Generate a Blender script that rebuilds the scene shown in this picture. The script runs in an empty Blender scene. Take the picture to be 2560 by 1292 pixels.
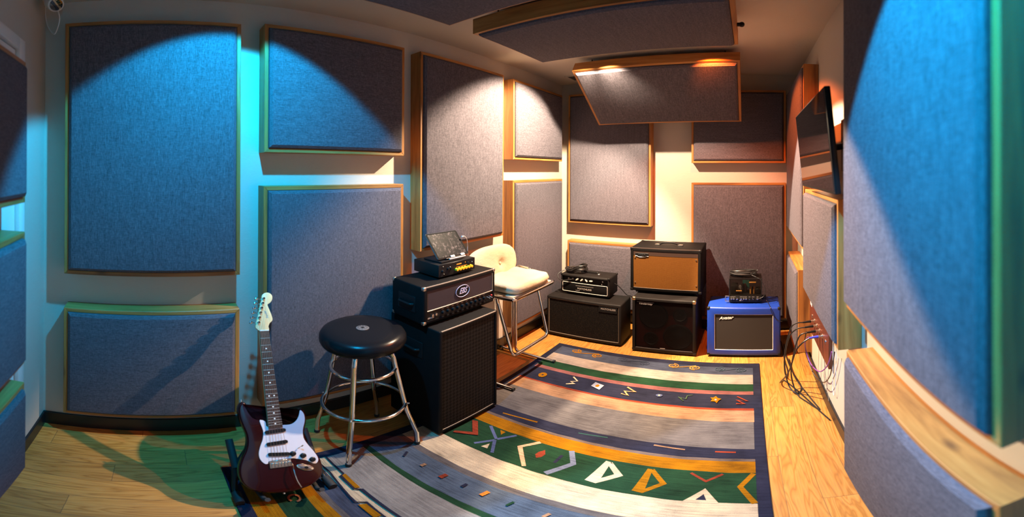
import bpy, bmesh, math, random
from mathutils import Vector, Matrix, Euler, noise
random.seed(7)
PI = math.pi
C = bpy.context.scene.collection
SC = bpy.context.scene

# ------------------------------------------------------------------ camera, world, exposure, lamps
W0, H0 = 2560, 1292
FPX = 943.486                      # pixels per radian of the stitched panorama
cam = bpy.data.cameras.new('camera'); cam.type = 'PANO'
cam.panorama_type = 'EQUIRECTANGULAR'
cam.longitude_min, cam.longitude_max = -W0 / 2 / FPX, W0 / 2 / FPX
cam.latitude_max = 421.833 / FPX
cam.latitude_min = -(H0 - 421.833) / FPX
cam.clip_start = 0.01; cam.clip_end = 60
cam.lens = 50
cam.dof.use_dof = True; cam.dof.focus_distance = 2.7; cam.dof.aperture_fstop = 4.2
camo = bpy.data.objects.new('camera', cam); C.objects.link(camo)
YAW = PI / 2 - (W0 / 2 - 389.578) / FPX
w2c = Matrix.Rotation(0.0005, 3, 'Y') @ Matrix.Rotation(-0.0050, 3, 'X')
camo.matrix_world = Matrix.Translation((0, 0, 1.5417)) @ (w2c.inverted() @ Matrix.Rotation(YAW, 3, 'Z') @ Matrix.Rotation(PI / 2, 3, 'X')).to_4x4()
SC.camera = camo

wd = bpy.data.worlds.new('world'); SC.world = wd; wd.use_nodes = True
wd.node_tree.nodes['Background'].inputs[0].default_value = (0.02, 0.02, 0.025, 1)
wd.node_tree.nodes['Background'].inputs[1].default_value = 0.3
SC.view_settings.view_transform = 'Standard'
SC.view_settings.look = 'None'
SC.view_settings.exposure = 0.0
SC.view_settings.gamma = 1.0
SC.view_settings.use_curve_mapping = False

LAMPS = [  # fixture position, colour, then its beams: (direction, half cone in degrees, blend, watts)
    ((-1.06, 2.42, 2.395), (1.0, 0.77, 0.53), (((-0.45, 0.02, -1), 57, 0.32, 540), ((0.22, 0.42, -1), 46, 0.50, 270), ((0.735, -0.30, -1), 34.6, 0.10, 800))),
    ((-0.29, 2.45, 2.395), (1.0, 0.16, 0.025), (((0.15, 0.04, -1), 63, 0.20, 125),)),
    ((-1.10, 0.37, 2.395), (0.0, 0.48, 1.0), (((-0.46, -0.03, -1), 50, 0.14, 225),)),
    ((-0.32, 0.42, 2.395), (0.0, 0.47, 1.0), (((0.49, 0.05, -1), 39, 0.10, 400),)),
]

# ------------------------------------------------------------------ materials
class NT:
    def __init__(s, name):
        s.m = bpy.data.materials.new(name); s.m.use_nodes = True
        s.t = s.m.node_tree; s.b = s.t.nodes['Principled BSDF']
    def n(s, typ, **kw):
        nd = s.t.nodes.new(typ)
        for k, v in kw.items():
            if k.startswith('_'): setattr(nd, k[1:], v)
            else:
                key = int(k[1:]) if k[0] == 'i' and k[1:].isdigit() else k.replace('__', ' ')
                sock = nd.inputs[key]
                if hasattr(v, 'is_linked') or isinstance(v, bpy.types.NodeSocket): s.t.links.new(v, sock)
                else: sock.default_value = v
        return nd
    def obj(s, scale=(1, 1, 1), rnd=True):
        tc = s.n('ShaderNodeTexCoord'); out = tc.outputs['Object']
        if rnd:
            oi = s.n('ShaderNodeObjectInfo')
            mu = s.n('ShaderNodeMath', _operation='MULTIPLY', i0=oi.outputs['Random'], i1=37.0)
            cb = s.n('ShaderNodeCombineXYZ', X=mu.outputs[0], Y=mu.outputs[0], Z=mu.outputs[0])
            out = s.n('ShaderNodeVectorMath', _operation='ADD', i0=out, i1=cb.outputs[0]).outputs[0]
        return s.n('ShaderNodeVectorMath', _operation='MULTIPLY', i0=out, i1=scale).outputs[0]
    def noise(s, v, scale=5, detail=3, rough=0.55, dist=0.0):
        return s.n('ShaderNodeTexNoise', Vector=v, Scale=scale, Detail=detail, Roughness=rough, Distortion=dist).outputs[0]
    def ramp(s, f, stops):
        r = s.n('ShaderNodeValToRGB', Fac=f); e = r.color_ramp.elements
        while len(e) < len(stops): e.new(0.5)
        for el, (p, c) in zip(e, stops): el.position = p; el.color = (*c, 1) if len(c) == 3 else c
        return r.outputs[0]
    def mix(s, f, a, b, mode='MIX'):
        m = s.n('ShaderNodeMix', _data_type='RGBA', _blend_type=mode)
        for k, v in ((0, f), (6, a), (7, b)):
            if isinstance(v, bpy.types.NodeSocket): s.t.links.new(v, m.inputs[k])
            elif k and len(v) == 3: m.inputs[k].default_value = (*v, 1)
            else: m.inputs[k].default_value = v
        return m.outputs[2]
    def math(s, op, a, b=0.0, c=0.0):
        return s.n('ShaderNodeMath', _operation=op, i0=a, i1=b, i2=c).outputs[0]
    def set(s, **kw):
        for k, v in kw.items():
            sock = s.b.inputs[k.replace('__', ' ')]
            if isinstance(v, bpy.types.NodeSocket): s.t.links.new(v, sock)
            elif sock.type == 'RGBA' and len(v) == 3: sock.default_value = (*v, 1)
            else: sock.default_value = v
        return s
    def bump(s, h, strength=0.3, dist=0.002):
        b = s.n('ShaderNodeBump', Height=h, Strength=strength, Distance=dist)
        s.t.links.new(b.outputs[0], s.b.inputs['Normal']); return s

def plain(name, col, rough=0.5, metal=0.0, bump=None, var=0.0, coat=0.0, spec=0.5):
    k = NT(name); k.set(Base__Color=col, Roughness=rough, Metallic=metal, Coat__Weight=coat, Specular__IOR__Level=spec)
    v = k.obj()
    if var:
        f = k.noise(v, 18, 4)
        k.set(Base__Color=k.mix(f, [c * (1 - var) for c in col], [min(1, c * (1 + var)) for c in col]))
    if bump:
        k.bump(k.noise(v, bump[0], 3), bump[1], bump[2] if len(bump) > 2 else 0.001)
    return k.m

def mat_wall():
    k = NT('painted_plaster'); v = k.obj(rnd=False)
    big = k.noise(v, 1.3, 3); fine = k.noise(v, 46, 4)
    st = k.noise(k.n('ShaderNodeVectorMath', _operation='MULTIPLY', i0=v, i1=(3.0, 3.0, 9.0)).outputs[0], 2.2, 5, 0.7, 1.2)
    strokes = k.ramp(st, [(0.50, (0, 0, 0)), (0.53, (1, 1, 1)), (0.58, (0.2, 0.2, 0.2))])
    k.set(Base__Color=k.mix(big, (0.48, 0.432, 0.362), (0.53, 0.48, 0.405)), Roughness=0.62)
    h = k.math('ADD', k.math('MULTIPLY', strokes, 0.5), k.math('MULTIPLY', fine, 0.35))
    k.bump(h, 0.35, 0.0016); return k.m

def mat_fabric(name, vert=True):
    k = NT(name)
    a = k.obj((520, 520, 60) if vert else (60, 520, 520)); b = k.obj((60, 520, 520) if vert else (520, 520, 60))
    n1 = k.noise(a, 1.0, 2, 0.6); n2 = k.noise(b, 1.0, 2, 0.6)
    slub = k.noise(k.obj((170, 170, 11) if vert else (11, 170, 170)), 1.0, 3, 0.6)
    f = k.math('ADD', k.math('MULTIPLY', n1, 0.55), k.math('ADD', k.math('MULTIPLY', n2, 0.40), k.math('MULTIPLY', slub, 0.20)))
    col = k.ramp(f, [(0.38, (0.042, 0.038, 0.045)), (0.575, (0.096, 0.086, 0.102)), (0.78, (0.178, 0.161, 0.186))])
    k.set(Base__Color=col, Roughness=0.95, Specular__IOR__Level=0.12)
    k.bump(f, 0.5, 0.0012); return k.m

def mat_wood(name, axis, tint=1.0):
    k = NT(name)
    sc = [22.0, 22.0, 22.0]; sc[axis] = 1.6
    v = k.obj(tuple(sc))
    g = k.noise(v, 1.0, 6, 0.62, 0.5)
    sc2 = [90.0, 90.0, 90.0]; sc2[axis] = 5
    fine = k.noise(k.obj(tuple(sc2)), 1.0, 3, 0.6)
    sk = [9.0, 9.0, 9.0]; sk[axis] = 4.0
    vo = k.n('ShaderNodeTexVoronoi', Vector=k.obj(tuple(sk)), Scale=1.0)
    knot = k.ramp(vo.outputs['Distance'], [(0.03, (1, 1, 1)), (0.16, (0, 0, 0))])
    c = k.ramp(g, [(0.30, (0.16, 0.054, 0.010)), (0.50, (0.41, 0.162, 0.034)), (0.70, (0.57, 0.265, 0.066))])
    c = k.mix(k.math('MULTIPLY', fine, 0.35), c, (0.22, 0.09, 0.025))
    c = k.mix(k.math('MULTIPLY', knot, 0.75), c, (0.09, 0.035, 0.012))
    k.set(Base__Color=c, Roughness=0.48); k.bump(k.math('ADD', g, fine), 0.15, 0.001); return k.m

def mat_floor():
    k = NT('oak_laminate'); tc = k.n('ShaderNodeTexCoord'); o = tc.outputs['Object']
    sp = k.n('ShaderNodeSeparateXYZ', Vector=o)
    X, Y = sp.outputs[0], sp.outputs[1]
    pw, pl = 0.128, 1.15
    xi = k.math('DIVIDE', X, pw); row = k.math('FLOOR', xi); fx = k.math('FRACT', xi)
    off = k.n('ShaderNodeTexWhiteNoise', _noise_dimensions='1D', W=row).outputs[0]
    yi = k.math('ADD', k.math('DIVIDE', Y, pl), off); cell = k.math('FLOOR', yi); fy = k.math('FRACT', yi)
    idv = k.n('ShaderNodeCombineXYZ', X=row, Y=cell, Z=0.0)
    rnd = k.n('ShaderNodeTexWhiteNoise', _noise_dimensions='3D', Vector=idv.outputs[0])
    shift = k.n('ShaderNodeVectorMath', _operation='MULTIPLY', i0=rnd.outputs['Color'], i1=(9, 9, 9)).outputs[0]
    base = k.n('ShaderNodeVectorMath', _operation='ADD', i0=o, i1=shift).outputs[0]
    v1 = k.n('ShaderNodeVectorMath', _operation='MULTIPLY', i0=base, i1=(13, 1.3, 1)).outputs[0]
    warp = k.noise(v1, 1.0, 3, 0.5, 0.4)
    rings = k.math('FRACT', k.math('MULTIPLY', warp, 11.0))
    rings = k.math('PINGPONG', rings, 0.5)
    v2 = k.n('ShaderNodeVectorMath', _operation='MULTIPLY', i0=base, i1=(240, 9, 1)).outputs[0]
    pores = k.noise(v2, 1.0, 3, 0.6)
    c = k.ramp(rings, [(0.0, (0.30, 0.120, 0.020)), (0.18, (0.41, 0.178, 0.034)), (0.5, (0.46, 0.215, 0.048))])
    c = k.mix(k.math('MULTIPLY', k.ramp(pores, [(0.52, (0, 0, 0)), (0.66, (1, 1, 1))]), 0.45), c, (0.25, 0.125, 0.045))
    tone = k.ramp(rnd.outputs['Value'], [(0.0, (0.78, 0.76, 0.74)), (1.0, (1.12, 1.08, 1.0))])
    c = k.mix(1.0, c, tone, 'MULTIPLY')
    ex = k.math('MINIMUM', fx, k.math('SUBTRACT', 1.0, fx)); ey = k.math('MINIMUM', fy, k.math('SUBTRACT', 1.0, fy))
    gx = k.math('LESS_THAN', ex, 0.010); gy = k.math('LESS_THAN', ey, 0.0012)
    gap = k.math('MAXIMUM', gx, gy)
    c = k.mix(k.math('MULTIPLY', gap, 0.7), c, (0.10, 0.05, 0.02))
    k.set(Base__Color=c, Roughness=0.42); k.bump(k.math('SUBTRACT', rings, k.math('MULTIPLY', gap, 2.0)), 0.12, 0.001)
    return k.m

def mat_rug():
    k = NT('woven_wool'); at = k.n('ShaderNodeAttribute', _attribute_name='yarn')
    o = k.obj(rnd=False)
    mul = lambda s: k.n('ShaderNodeVectorMath', _operation='MULTIPLY', i0=o, i1=s).outputs[0]
    streak = k.noise(mul((7, 110, 1)), 1.0, 4, 0.65)
    blotch = k.noise(o, 5.5, 4, 0.6); fuzz = k.noise(mul((330, 420, 1)), 1.0, 2)
    f = k.math('ADD', k.math('MULTIPLY', streak, 0.5), k.math('ADD', k.math('MULTIPLY', blotch, 0.55), k.math('MULTIPLY', fuzz, 0.30)))
    tone = k.ramp(f, [(0.46, (0.20, 0.19, 0.195)), (0.67, (0.62, 0.605, 0.60)), (0.88, (1.0, 0.97, 0.92))])
    k.set(Base__Color=k.mix(1.0, at.outputs['Color'], tone, 'MULTIPLY'), Roughness=0.95, Specular__IOR__Level=0.1)
    ridge = k.n('ShaderNodeTexWave', _bands_direction='Y', Vector=o, Scale=62.0, Distortion=2.5, Detail=2.0).outputs[1]
    k.bump(k.math('ADD', ridge, fuzz), 0.55, 0.002); return k.m

def mat_grille(name, dark, light, scale, diamond=False, rough=0.7):
    k = NT(name); o = k.obj(rnd=False)
    if diamond: o = k.n('ShaderNodeVectorRotate', _rotation_type='Y_AXIS', Vector=o, Angle=PI / 4).outputs[0]
    o = k.n('ShaderNodeVectorMath', _operation='MULTIPLY', i0=o, i1=(scale, 0, scale)).outputs[0]
    ch = k.n('ShaderNodeTexChecker', Vector=o, Color1=(1, 1, 1, 1), Color2=(0, 0, 0, 1), Scale=1.0).outputs[1]
    ns = k.noise(k.obj((260, 260, 260)), 1.0, 2)
    f = k.math('ADD', k.math('MULTIPLY', ch, 0.65), k.math('MULTIPLY', ns, 0.45))
    k.set(Base__Color=k.ramp(f, [(0.2, dark), (0.95, light)]), Roughness=rough, Specular__IOR__Level=0.15)
    k.bump(f, 0.6, 0.0012); return k.m

def mat_speckle(name):
    k = NT(name); ns = k.noise(k.obj((330, 330, 330)), 1.0, 2, 0.7)
    k.set(Base__Color=k.ramp(ns, [(0.54, (0.004, 0.0035, 0.0035)), (0.74, (0.05, 0.038, 0.030))]), Roughness=0.8, Specular__IOR__Level=0.1)
    k.bump(ns, 0.4, 0.001); return k.m

def mat_sheer(name, col, alpha):
    k = NT(name); t = k.n('ShaderNodeBsdfTransparent', Color=(0.80, 0.77, 0.74, 1))
    k.set(Base__Color=col, Roughness=0.6, Specular__IOR__Level=0.06)
    mx = k.n('ShaderNodeMixShader', Fac=alpha)
    k.t.links.new(t.outputs[0], mx.inputs[1]); k.t.links.new(k.b.outputs[0], mx.inputs[2])
    k.t.links.new(mx.outputs[0], k.t.nodes['Material Output'].inputs['Surface']); return k.m

def mat_emit(name, col, s):
    k = NT(name); k.set(Base__Color=(0.02, 0.02, 0.02), Emission__Color=col, Emission__Strength=s); return k.m

def mat_tablet():
    k = NT('tablet_display'); v = k.obj((1, 1, 1), rnd=False)
    n1 = k.noise(v, 46, 5, 0.7, 0.3); n2 = k.noise(v, 13, 3, 0.6)
    f = k.math('ADD', k.math('MULTIPLY', n1, 0.75), k.math('MULTIPLY', n2, 0.3))
    c = k.ramp(f, [(0.50, (0.008, 0.006, 0.006)), (0.56, (0.05, 0.03, 0.025)), (0.63, (0.26, 0.17, 0.14)), (0.72, (0.80, 0.62, 0.55))])
    k.set(Base__Color=(0.006, 0.006, 0.006), Roughness=0.4, Emission__Color=c, Specular__IOR__Level=0.03, Emission__Strength=1.6); return k.m

M = {}
M['wall'] = mat_wall()
M['fab_v'] = mat_fabric('tweed_fabric_upright', True); M['fab_h'] = mat_fabric('tweed_fabric_sideways', False)
for i, a in enumerate('xyz'): M['wood_' + a] = mat_wood('stained_pine_' + a, i)
M['floor'] = mat_floor(); M['rug'] = mat_rug()
M['black_base'] = plain('black_baseboard_paint', (0.010, 0.010, 0.011), 0.38, bump=(20, 0.1))
M['white_trim'] = plain('white_trim_paint', (0.74, 0.71, 0.66), 0.4, bump=(30, 0.08))
M['tolex'] = plain('black_tolex', (0.006, 0.0055, 0.0055), 0.6, bump=(420, 0.6, 0.0015), var=0.3, spec=0.10)
M['tolex_top'] = plain('worn_black_tolex', (0.010, 0.0085, 0.008), 0.55, bump=(380, 0.6, 0.0015), var=0.4, spec=0.16)
M['brown_strip'] = plain('dark_brown_board', (0.045, 0.024, 0.016), 0.5, bump=(200, 0.3))
M['blue_tolex'] = plain('blue_tolex', (0.007, 0.038, 0.30), 0.42, bump=(420, 0.5, 0.0012), var=0.15)
M['rubber'] = plain('black_rubber', (0.012, 0.012, 0.012), 0.7, bump=(120, 0.2))
M['plastic'] = plain('black_plastic', (0.008, 0.008, 0.0085), 0.4, bump=(150, 0.1), spec=0.25)
M['satin'] = plain('black_satin_metal', (0.010, 0.0095, 0.009), 0.45, 0.0, bump=(250, 0.2), spec=0.22)
M['chrome'] = plain('chrome', (0.82, 0.80, 0.78), 0.10, 1.0, bump=(40, 0.02))
M['steel'] = plain('brushed_steel', (0.62, 0.58, 0.52), 0.28, 1.0, bump=(200, 0.1))
M['brass'] = plain('brass', (0.72, 0.50, 0.24), 0.30, 1.0, bump=(90, 0.05))
M['piping'] = plain('light_piping', (0.19, 0.145, 0.105), 0.45, bump=(300, 0.2))
M['white_pipe'] = plain('white_piping', (0.80, 0.74, 0.66), 0.45, bump=(300, 0.2))
M['gr_black'] = mat_speckle('black_sparkle_grille')
M['gr_diamond'] = mat_grille('black_diamond_mesh', (0.002, 0.002, 0.002), (0.014, 0.013, 0.012), 60, True, 0.6)
M['gr_perf'] = mat_grille('grey_perforated_steel', (0.010, 0.008, 0.010), (0.085, 0.066, 0.074), 420, True, 0.4)
M['gr_wicker'] = mat_grille('tan_wicker_cloth', (0.08, 0.024, 0.002), (0.22, 0.092, 0.015), 330, True, 0.75)
M['gr_grey'] = mat_grille('charcoal_grille_cloth', (0.018, 0.015, 0.014), (0.060, 0.050, 0.043), 330, False, 0.8)
M['gr_sheer'] = mat_sheer('sheer_black_grille', (0.005, 0.004, 0.004), 0.45)
M['red_baffle'] = plain('dark_red_baffle', (0.16, 0.018, 0.016), 0.6, bump=(90, 0.2))
M['cone'] = plain('speaker_cone_paper', (0.014, 0.014, 0.016), 0.6, bump=(120, 0.2))
M['smoke'] = mat_sheer('smoked_acrylic', (0.015, 0.012, 0.010), 0.14)
M['cream'] = plain('cream_upholstery', (0.42, 0.350, 0.240), 0.9, bump=(38, 0.45, 0.006), var=0.06, spec=0.15)
M['vinyl'] = plain('black_vinyl', (0.006, 0.006, 0.007), 0.27, bump=(60, 0.05), spec=0.16)
M['white'] = plain('white_plastic', (0.80, 0.80, 0.80), 0.35, bump=(80, 0.03))
M['offwhite'] = plain('ivory_plastic', (0.82, 0.76, 0.62), 0.4, bump=(80, 0.05))
M['yellow'] = plain('yellow_knob_plastic', (0.90, 0.50, 0.02), 0.4, bump=(80, 0.05))
M['orange_ink'] = plain('orange_print', (0.75, 0.30, 0.03), 0.5, bump=(80, 0.05))
M['ink'] = plain('pale_print', (0.36, 0.32, 0.29), 0.5, bump=(80, 0.05))
M['violet_ink'] = plain('pale_violet_print', (0.55, 0.52, 0.70), 0.4, bump=(80, 0.05))
M['wine'] = plain('wine_red_lacquer', (0.022, 0.0010, 0.0016), 0.16, bump=(30, 0.01), coat=0.35, spec=0.3)
M['guard'] = plain('white_pickguard', (0.62, 0.60, 0.64), 0.25, bump=(60, 0.02), coat=0.3)
M['maple'] = plain('maple', (0.72, 0.53, 0.28), 0.35, bump=(50, 0.05), var=0.12, coat=0.4)
M['rosewood'] = plain('rosewood', (0.030, 0.014, 0.010), 0.45, bump=(150, 0.2), var=0.4)
M['pearl'] = plain('pearl_dot', (0.78, 0.80, 0.78), 0.3, bump=(60, 0.02))
M['logo_blue'] = plain('faded_blue_print', (0.16, 0.25, 0.32), 0.5, bump=(60, 0.02))
M['tv'] = plain('tv_glass', (0.004, 0.004, 0.005), 0.04, bump=(3, 0.0), spec=0.9)
M['tablet'] = mat_tablet(); M['bezel'] = plain('black_bezel_glass', (0.006, 0.006, 0.006), 0.6, bump=(50, 0.02), spec=0.04)
M['tab_side'] = plain('grey_aluminium', (0.20, 0.19, 0.18), 0.45, 0.6, bump=(150, 0.05))
M['silver'] = plain('silver_aluminium', (0.60, 0.58, 0.56), 0.3, 0.9, bump=(150, 0.05))
M['grey_clip'] = plain('pale_grey_plastic', (0.46, 0.40, 0.36), 0.5, bump=(80, 0.05))
M['cable'] = plain('black_cable', (0.012, 0.011, 0.011), 0.4, bump=(200, 0.1))
M['white_cable'] = plain('white_cable', (0.76, 0.72, 0.68), 0.45, bump=(200, 0.05))
M['purple_cable'] = plain('purple_cable', (0.20, 0.05, 0.24), 0.45, bump=(200, 0.05))
M['blue_plug'] = plain('blue_plug_plastic', (0.05, 0.06, 0.55), 0.35, bump=(200, 0.05))
M['red_wood'] = plain('red_stained_board', (0.10, 0.022, 0.010), 0.4, bump=(60, 0.2), var=0.3)
M['pcb'] = plain('green_board', (0.02, 0.10, 0.09), 0.5, bump=(300, 0.4), var=0.5)
M['amber'] = plain('amber_capacitor', (0.55, 0.28, 0.06), 0.4, bump=(80, 0.05))
M['tube_glass'] = plain('vacuum_tube_glass', (0.10, 0.09, 0.085), 0.08, bump=(10, 0.0))
M['dark_red_btn'] = plain('red_lamp_plastic', (0.30, 0.01, 0.01), 0.3, bump=(80, 0.05))
M['blue_led'] = mat_emit('blue_led_glow', (0.15, 0.30, 1.0), 7.0)
M['grey_vent'] = plain('dark_vent_paint', (0.05, 0.05, 0.05), 0.6, bump=(100, 0.1))
M['cam_white'] = plain('camera_white_plastic', (0.62, 0.60, 0.56), 0.4, bump=(60, 0.03))

# ------------------------------------------------------------------ mesh helpers
class MB:
    def __init__(s): s.bm = bmesh.new(); s.mi = 0
    def _mark(s, geom):
        for f in geom:
            if isinstance(f, bmesh.types.BMFace): f.material_index = s.mi
    def box(s, x0, x1, y0, y1, z0, z1, bev=0.0, seg=2, mat=None):
        before = set(s.bm.faces)
        m = Matrix.Translation(((x0 + x1) / 2, (y0 + y1) / 2, (z0 + z1) / 2)) @ Matrix.Diagonal((x1 - x0, y1 - y0, z1 - z0, 1))
        if mat is not None: m = mat @ m
        r = bmesh.ops.create_cube(s.bm, size=1.0, matrix=m)
        if bev > 0:
            ed = list({e for v in r['verts'] for e in v.link_edges})
            bmesh.ops.bevel(s.bm, geom=ed, offset=bev, segments=seg, affect='EDGES', profile=0.5)
        s._mark(set(s.bm.faces) - before); return s
    def prism(s, pts, y0, y1, bev=0.0, seg=2, rim=None):
        """polygon in local XZ extruded along Y from y0 (front) to y1 (back)"""
        before = set(s.bm.faces)
        a = [s.bm.verts.new((x, y0, z)) for x, z in pts]; b = [s.bm.verts.new((x, y1, z)) for x, z in pts]
        n = len(pts)
        ff = s.bm.faces.new(a); fb = s.bm.faces.new(list(reversed(b)))
        sides = [s.bm.faces.new((a[i], b[i], b[(i + 1) % n], a[(i + 1) % n])) for i in range(n)]
        new = [ff, fb] + sides
        bmesh.ops.recalc_face_normals(s.bm, faces=new)
        if bev > 0:
            ed = list({e for f in (ff, fb) for e in f.edges})
            bmesh.ops.bevel(s.bm, geom=ed, offset=bev, segments=seg, affect='EDGES', profile=0.5)
        s._mark(set(s.bm.faces) - before); return s
    def tube(s, pts, r, n=10, closed=False, r_end=None):
        before = set(s.bm.faces)
        P = [Vector(p) for p in pts]
        if not closed:
            Q = [P[0]]
            for p in P[1:]:
                if (p - Q[-1]).length > 1e-6: Q.append(p)
            P = Q
        N = len(P); T = []
        for i in range(N):
            if closed: t = P[(i + 1) % N] - P[i - 1]
            else: t = P[min(i + 1, N - 1)] - P[max(i - 1, 0)]
            T.append(t.normalized())
        u = T[0].orthogonal().normalized(); rings = []
        U = []
        for i in range(N):
            if i:
                ax = T[i - 1].cross(T[i])
                if ax.length > 1e-8:
                    u = Matrix.Rotation(T[i - 1].angle(T[i]), 3, ax.normalized()) @ u
                u = (u - T[i] * u.dot(T[i])).normalized()
            U.append(u.copy())
        for i in range(N):
            w = T[i].cross(U[i]); rr = r if r_end is None else r + (r_end - r) * i / (N - 1)
            rings.append([s.bm.verts.new(P[i] + (U[i] * math.cos(2 * PI * k / n) + w * math.sin(2 * PI * k / n)) * rr) for k in range(n)])
        M_ = N if closed else N - 1
        shift = 0
        if closed:
            w = T[0].cross(U[0]); d = U[-1]
            best = min(range(n), key=lambda k: (rings[0][k].co - rings[-1][0].co).length); shift = best
        for i in range(M_):
            A, B = rings[i], rings[(i + 1) % N]
            sh = shift if closed and i == N - 1 else 0
            for k in range(n): s.bm.faces.new((A[k], A[(k + 1) % n], B[(k + 1 + sh) % n], B[(k + sh) % n]))
        if not closed:
            s.bm.faces.new(list(reversed(rings[0]))); s.bm.faces.new(rings[-1])
        s._mark(set(s.bm.faces) - before); return s
    def cyl(s, p0, p1, r0, r1=None, n=24):
        return s.tube([p0, p1], r0, n, r_end=r0 if r1 is None else r1)
    def lathe(s, prof, org=(0, 0, 0), axis='Z', n=36, fn=None):
        before = set(s.bm.faces); o = Vector(org); rings = []
        for r, z in prof:
            ring = []
            for k in range(n):
                a = 2 * PI * k / n; p = Vector((r * math.cos(a), r * math.sin(a), z))
                if axis == 'Y': p = Vector((p.x, -p.z, p.y))
                elif axis == 'X': p = Vector((p.z, p.x, p.y))
                if fn: p = fn(p, a)
                ring.append(s.bm.verts.new(o + p))
            rings.append(ring)
        for A, B in zip(rings, rings[1:]):
            for k in range(n): s.bm.faces.new((A[k], A[(k + 1) % n], B[(k + 1) % n], B[k]))
        s.bm.faces.new(list(reversed(rings[0]))); s.bm.faces.new(rings[-1])
        s._mark(set(s.bm.faces) - before); return s
    def ball(s, c, r, u=20, v=12, sc=(1, 1, 1)):
        before = set(s.bm.faces)
        bmesh.ops.create_uvsphere(s.bm, u_segments=u, v_segments=v, radius=r, matrix=Matrix.Translation(c) @ Matrix.Diagonal((*sc, 1)))
        s._mark(set(s.bm.faces) - before); return s
    def xf(s, m):
        bmesh.ops.transform(s.bm, matrix=m, verts=s.bm.verts); return s
    def build(s, name, mats, parent=None, ang=38, flip=True):
        if flip: bmesh.ops.recalc_face_normals(s.bm, faces=s.bm.faces)
        me = bpy.data.meshes.new(name); s.bm.to_mesh(me); s.bm.free()
        for m in (mats if isinstance(mats, (list, tuple)) else [mats]): me.materials.append(m)
        me.polygons.foreach_set('use_smooth', [True] * len(me.polygons))
        me.set_sharp_from_angle(angle=math.radians(ang))
        o = bpy.data.objects.new(name, me); C.objects.link(o)
        if parent is not None: o.parent = parent
        return o

def tag(o, label=None, cat=None, group=None, kind=None):
    if label: o['label'] = label
    if cat: o['category'] = cat
    if group: o['group'] = group
    if kind: o['kind'] = kind
    return o
def thing(name, label, cat, loc=(0, 0, 0), rotz=0.0, group=None, rot=None):
    o = bpy.data.objects.new(name, None); C.objects.link(o); o.empty_display_size = 0.05
    m = Matrix.Translation(loc) @ (rot.to_4x4() if rot is not None else Matrix.Rotation(rotz, 4, 'Z'))
    o.matrix_world = m
    return tag(o, label, cat, group)
def struct(o): o['kind'] = 'structure'; return o

def fillet(pts, r, n=6, closed=False):
    P = [Vector(p) for p in pts]; out = []; N = len(P)
    for i in range(N):
        if not closed and i in (0, N - 1): out.append(P[i]); continue
        a, b, c = P[i - 1], P[i], P[(i + 1) % N]
        u, v = (a - b), (c - b); lu, lv = u.length, v.length
        ang = u.angle(v); 
        if ang > PI - 0.02: out.append(b); continue
        d = min(r / math.tan(ang / 2), 0.48 * lu, 0.48 * lv)
        p, q = b + u.normalized() * d, b + v.normalized() * d
        for k in range(n + 1):
            t = k / n; out.append((p * (1 - t) ** 2) + (b * 2 * t * (1 - t)) + (q * t * t))
    return out
def smooth(pts, n=6, closed=False):
    P = [Vector(p) for p in pts]; N = len(P); out = []
    rng = range(N) if closed else range(N - 1)
    for i in rng:
        if closed: a, b, c, d = P[i - 1], P[i], P[(i + 1) % N], P[(i + 2) % N]
        else: a, b, c, d = P[max(i - 1, 0)], P[i], P[i + 1], P[min(i + 2, N - 1)]
        for k in range(n):
            t = k / n
            out.append(0.5 * ((2 * b) + (c - a) * t + (2 * a - 5 * b + 4 * c - d) * t * t + (3 * b - a - 3 * c + d) * t ** 3))
    if not closed: out.append(P[-1])
    return out
def rrect(x0, x1, z0, z1, r, n=5):
    out = []
    for cx, cz, a0 in ((x1 - r, z0 + r, -PI / 2), (x1 - r, z1 - r, 0), (x0 + r, z1 - r, PI / 2), (x0 + r, z0 + r, PI)):
        for k in range(n + 1):
            a = a0 + PI / 2 * k / n; out.append((cx + r * math.cos(a), cz + r * math.sin(a)))
    return out
def lettering(name, s, x, y, z, size, mat, parent, width=None, shear=0.0, depth=0.0012, spacing=1.0, tilt=0.0, bold=0.0, align='CENTER'):
    """flat raised lettering on a front that faces local -Y"""
    cu = bpy.data.curves.new(name, 'FONT'); cu.body = s; cu.size = size; cu.extrude = depth; cu.shear = shear
    cu.space_character = spacing; cu.align_x = align; cu.align_y = 'CENTER'; cu.offset = bold; cu.resolution_u = 3
    t = bpy.data.objects.new(name, cu); C.objects.link(t); bpy.context.view_layer.update()
    me = bpy.data.meshes.new_from_object(t); C.objects.unlink(t); bpy.data.objects.remove(t)
    if width:
        xs = [v.co.x for v in me.vertices]; k = width / (max(xs) - min(xs)); me.transform(Matrix.Diagonal((k, 1, 1, 1)))
    me.transform(Matrix.Translation((x, y, z)) @ Matrix.Rotation(PI / 2, 4, 'X') @ Matrix.Rotation(tilt, 4, 'Z'))
    me.materials.clear(); me.materials.append(mat); me.name = name
    o = bpy.data.objects.new(name, me); C.objects.link(o); o.parent = parent; return o

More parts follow.
